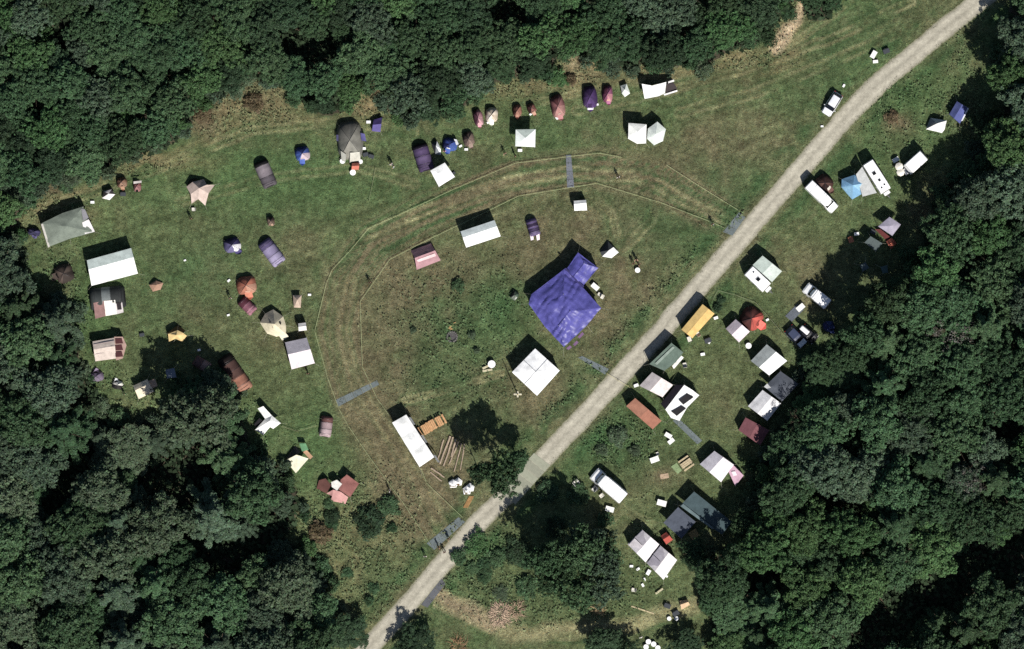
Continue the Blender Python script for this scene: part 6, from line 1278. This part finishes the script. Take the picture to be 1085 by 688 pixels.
for (x, y, rad, kind, col, h, region) in sorted(TR, key=lambda t: t[1]):
    best = min(LAND, key=lambda l: (l[0] - x) ** 2 + (l[1] - y) ** 2); d = math.hypot(best[0] - x, best[1] - y)
    size = 'large' if rad > 26 else ('mid-sized' if rad > 19 else 'small')
    if d < 95 and (best[2], 'near') not in used:
        used.add((best[2], 'near')); lab = '%s %s %s at the wood edge nearest the %s' % (size, WORDS[col], look[kind].split(' with')[0], best[2])
        if len(lab.split()) > 16: lab = '%s %s at the wood edge nearest the %s' % (WORDS[col], look[kind].split(' with')[0], best[2])
        T = add_tree(x, y, rad, kind, col, h, lab, name=names[kind])
    else:
        ph = '%s %s %s' % (size, WORDS[col], look[kind]); lab = '%s %s' % (ph, region)
        if len(lab.split()) > 16: lab = '%s %s %s %s' % (size, WORDS[col], look[kind].split(' with')[0], region)
        T = add_tree(x, y, rad, kind, col, h, lab, group='%s %ss %s' % (size + ' ' + WORDS[col], 'pine' if kind == 'pine' else kind + '-leaved tree', region), name=names[kind])
# trees one can tell apart
add_tree(530, 503, 26, 'fine', 'green', 11.5, 'lone leafy tree by the road with a long black shadow over the grass', var=1)
add_tree(549, 487, 13, 'broad', 'green', 6.0, 'slim tree leaning beside the lone roadside tree', var=2)
add_tree(508, 502, 14, 'fine', 'dark', 9.5, 'narrow dark tree on the log side of the lone roadside tree', var=0)
add_tree(578, 592, 24, 'fine', 'green', 11.0, 'tall leafy tree on the road side of the thicket, shading the gravel verge', var=0)
add_tree(614, 584, 25, 'fine', 'green', 12.0, 'tallest leafy tree at the upper side of the thicket near the long white van', var=3)
add_tree(640, 598, 22, 'fine', 'grey', 10.0, 'tall grey-green tree on the thicket side nearest the chequered tents', var=2)
add_tree(1045, 130, 17, 'broad', 'green', 5.5, 'tree leaning over the right edge of the blue ridge tent', var=0)
add_tree(208, 442, 40, 'broad', 'olive', 13.0, 'large smooth olive tree casting the big shadow beside the cream ridge tent', var=3)
add_tree(275, 508, 22, 'broad', 'grey', 9.0, 'grey-green tree at the wood tip below the white stepped tent', var=2)
add_tree(1012, 352, 30, 'bare', 'bare', 10.0, 'half-bare grey tree in the middle of the right wood', name='bare_tree')
add_tree(1026, 510, 24, 'bare', 'bare', 10.0, 'half-bare grey tree in the lower part of the right wood', name='bare_tree', var=1)
add_tree(1068, 78, 22, 'broad', 'bright', 10.5, 'bright green tree at the top right edge of the wood', var=1)
add_tree(940, 322, 27, 'broad', 'green', 12.0, 'tall tree shading the green-grey tarp and the red tables', var=0)
add_tree(918, 352, 25, 'broad', 'green', 13.0, 'tallest tree of the wood bay below the dark green-grey tarp', var=2)
add_tree(900, 374, 24, 'broad', 'green', 10.0, 'tall tree shading the small round blue tent', var=1)
add_tree(846, 446, 17, 'bare', 'green', 9.0, 'thin-crowned tree dappling the white ridge tent with shadow', var=2)
add_tree(866, 392, 18, 'broad', 'green', 5.5, 'tree standing just below the shaded cars', var=3)
add_tree(640, 682, 22, 'broad', 'dark', 4.5, 'dark tree at the bottom edge left of the four round tables', var=2)
add_tree(664, 694, 18, 'fine', 'dark', 4, 'dark low tree at the bottom edge beside the four round tables', var=2)
add_tree(728, 688, 22, 'fine', 'dark', 3.6, 'dark low tree at the bottom edge right of the four round tables', var=1)
add_tree(370, 670, 22, 'broad', 'dark', 3.6, 'dark round bush-like tree on the left side of the road end', var=0)
add_tree(440, 684, 26, 'fine', 'dark', 3.8, 'dark bushy tree on the right side of the road end', var=3)
add_tree(790, 556, 18, 'broad', 'green', 7, 'leafy tree right behind the long dark teal tarp', var=1)
add_tree(735, 585, 17, 'fine', 'green', 5, 'low tree between slate blue tarp and lower chequered tent', var=1)
BU = [(655, 462, 13, 'olive', 'round green bush in the weed patch below the terracotta tent'), (638, 476, 8, 'olive', 'smaller bush at the lower left of the weed patch'), (673, 478, 7, 'olive', 'smaller bush at the lower right of the weed patch'),
      (393, 553, 20, 'dark', 'dark bush near the rope at the lower left'), (412, 536, 13, 'green', 'low green bush beside the rope at the lower left'), (338, 566, 16, 'rust', 'reddish dark bush below the sprawling red-brown tent'), (352, 548, 10, 'dark', 'tiny dark bush touching the sprawling red-brown tent'),
      (505, 577, 16, 'bright', 'bright green bush on the road verge opposite the entrance mat'), (486, 590, 10, 'green', 'small green bush on the road verge near the entrance'), (525, 592, 12, 'green', 'green bush in the scrub below the bright verge bush'), (548, 585, 16, 'dark', 'dark bush at the left side of the thicket'), (557, 622, 14, 'green', 'green bush at the lower left of the thicket'), (590, 560, 14, 'dark', 'dark bush in the deep shade above the thicket'), (612, 524, 14, 'green', 'green bush below the cream chair by the long white van'), (580, 522, 14, 'dark', 'dark bush in the roadside shade right of the gravel road'), (640, 552, 11, 'green', 'green bush behind the framed table of the long van'),
      (485, 302, 8, 'green', 'green bush above the fire pit in the ring'), (500, 355, 5, 'olive', 'low bush right of the stone fire pit'), (505, 372, 4, 'olive', 'lower bush right of the stone fire pit'), (438, 350, 4, 'olive', 'low bush left of the stone fire pit'), (946, 124, 9, 'rust', 'brownish bush on the grass above the white and grey faceted tent'), (736, 596, 12, 'green', 'bush at the right side of the lower chequered tent'),
      (835, 14, 10, 'green', 'bush beside the sandy ditch path at the top'), (250, 96, 12, 'olive', 'yellowish bush in the dry gap of the top wood'), (270, 108, 12, 'rust', 'brown dry bush in the gap of the top wood'), (215, 122, 11, 'rust', 'brown dry bush at the left of the dry gap'), (262, 82, 10, 'olive', 'olive bush at the back of the dry gap'), (396, 94, 10, 'rust', 'brown bush above the olive-grey dome pavilion'), (605, 84, 8, 'rust', 'brown dry bush on the straw patch above the dusty rose dome'), (70, 196, 10, 'green', 'bush above the grey-green tarpaulin shelter'), (22, 250, 10, 'dark', 'dark bush left of the little dark violet tent'), (855, 382, 12, 'green', 'bush at the trees below the shaded cars'), (760, 326, 6, 'dark', 'tiny dark bush at the upper corner of the amber tent'), (764, 318, 5, 'dark', 'tiny dark bush between amber tent and road caravan')]
for (x, y, r, col, lab) in BU: add_tree(x, y, r, 'bush', col, .5 + r * .06, lab, 'bush', name='bush')
er = random.Random(5); ne = 0
for k in range(26):
    x, y = (er.uniform(335, 440), er.uniform(535, 685)) if k < 17 else (er.uniform(490, 560), er.uniform(588, 640))
    if float(dline(np.array([x]), np.array([y]), ROAD)[0][0]) < 24 or (k < 17 and x + (y - 535) * .15 > 430 - (y - 560) * .3): continue
    left = k < 17; col = er.choice(['green', 'olive', 'green'])
    add_tree(x, y, er.uniform(6, 11), 'bush', col, er.uniform(.6, 1.1), '%s low bush in scrub %s' % (WORDS[col], 'between lower left wood and road' if left else 'between thicket and road above the branch heaps'), 'bush', '%s low bushes in the scrub on the %s side of the road' % (WORDS[col], 'forest' if left else 'thicket'), 'bush')
for poly, reg in ((F_TOP, 'the top wood'), (F_LEFT, 'the lower left wood'), (F_RIGHT, 'the right wood')):
    for (a, b) in zip(poly, poly[1:]):
        if min(a[0], b[0]) < -15 or max(a[0], b[0]) > 1095 or min(a[1], b[1]) < 0 or max(a[1], b[1]) > 690: continue
        n = max(1, int(math.hypot(b[0] - a[0], b[1] - a[1]) / 17))
        for k in range(n):
            f = (k + er.random()) / n; x, y = a[0] + (b[0] - a[0]) * f + er.uniform(-7, 7), a[1] + (b[1] - a[1]) * f + er.uniform(-7, 4)
            col = er.choice(['green', 'green', 'grey', 'olive', 'bright'])
            add_tree(x, y, er.uniform(6, 13), 'bush', col, er.uniform(1.2, 2.4), '%s bush along the ragged edge of %s' % (WORDS[col], reg), 'bush', '%s bushes along the edge of %s' % (WORDS[col], reg), 'bush'); ne += 1
print('trees', len(TR), 'edge bushes', ne)

# ================================================================== LIGHT AND CAMERA
EL = 49.0; sdir = Vector((.40, -.917, 0)).normalized()          # towards the sun, seen on the map
w = bpy.data.worlds.new('World'); sc.world = w; w.use_nodes = True; nt = w.node_tree
sky = nt.nodes.new('ShaderNodeTexSky'); sky.sky_type = 'NISHITA'; sky.sun_disc = False; sky.sun_elevation = R(EL); sky.sun_rotation = math.atan2(sdir.x, sdir.y)
bg = nt.nodes['Background']; bg.inputs['Strength'].default_value = .06; nt.links.new(sky.outputs[0], bg.inputs[0])
ld = bpy.data.lights.new('sun', 'SUN'); ld.energy = 5.0; ld.angle = R(.5); ld.color = (1, .965, .90); lo = bpy.data.objects.new('sun', ld); C.objects.link(lo)
dirv = Vector((sdir.x * math.cos(R(EL)), sdir.y * math.cos(R(EL)), math.sin(R(EL)))); lo.rotation_euler = dirv.to_track_quat('Z', 'Y').to_euler(); lo.location = dirv * 100
cd = bpy.data.cameras.new('camera'); cam = bpy.data.objects.new('camera', cd); C.objects.link(cam); cam.location = (0, 0, H); cam.rotation_euler = (0, 0, 0)
cd.sensor_width = 36; cd.lens = 36 * H / (1085 / S); cd.clip_start = 10; cd.clip_end = 5000; sc.camera = cam
vs = sc.view_settings; vs.view_transform = 'Standard'; vs.look = 'None'; vs.exposure = 0.25; vs.gamma = 1; vs.use_curve_mapping = False
sc.render.engine = 'CYCLES'; sc.cycles.max_bounces = 5; sc.cycles.diffuse_bounces = 2; sc.cycles.use_denoising = False; sc.cycles.use_adaptive_sampling = True
for o in list(C.objects):
    for k in ('_o', '_used'):
        if k in o: del o[k]
for o in C.objects:
    if o.get('category') is None and o.parent is None and o.type == 'EMPTY' and not o.children: bpy.data.objects.remove(o)
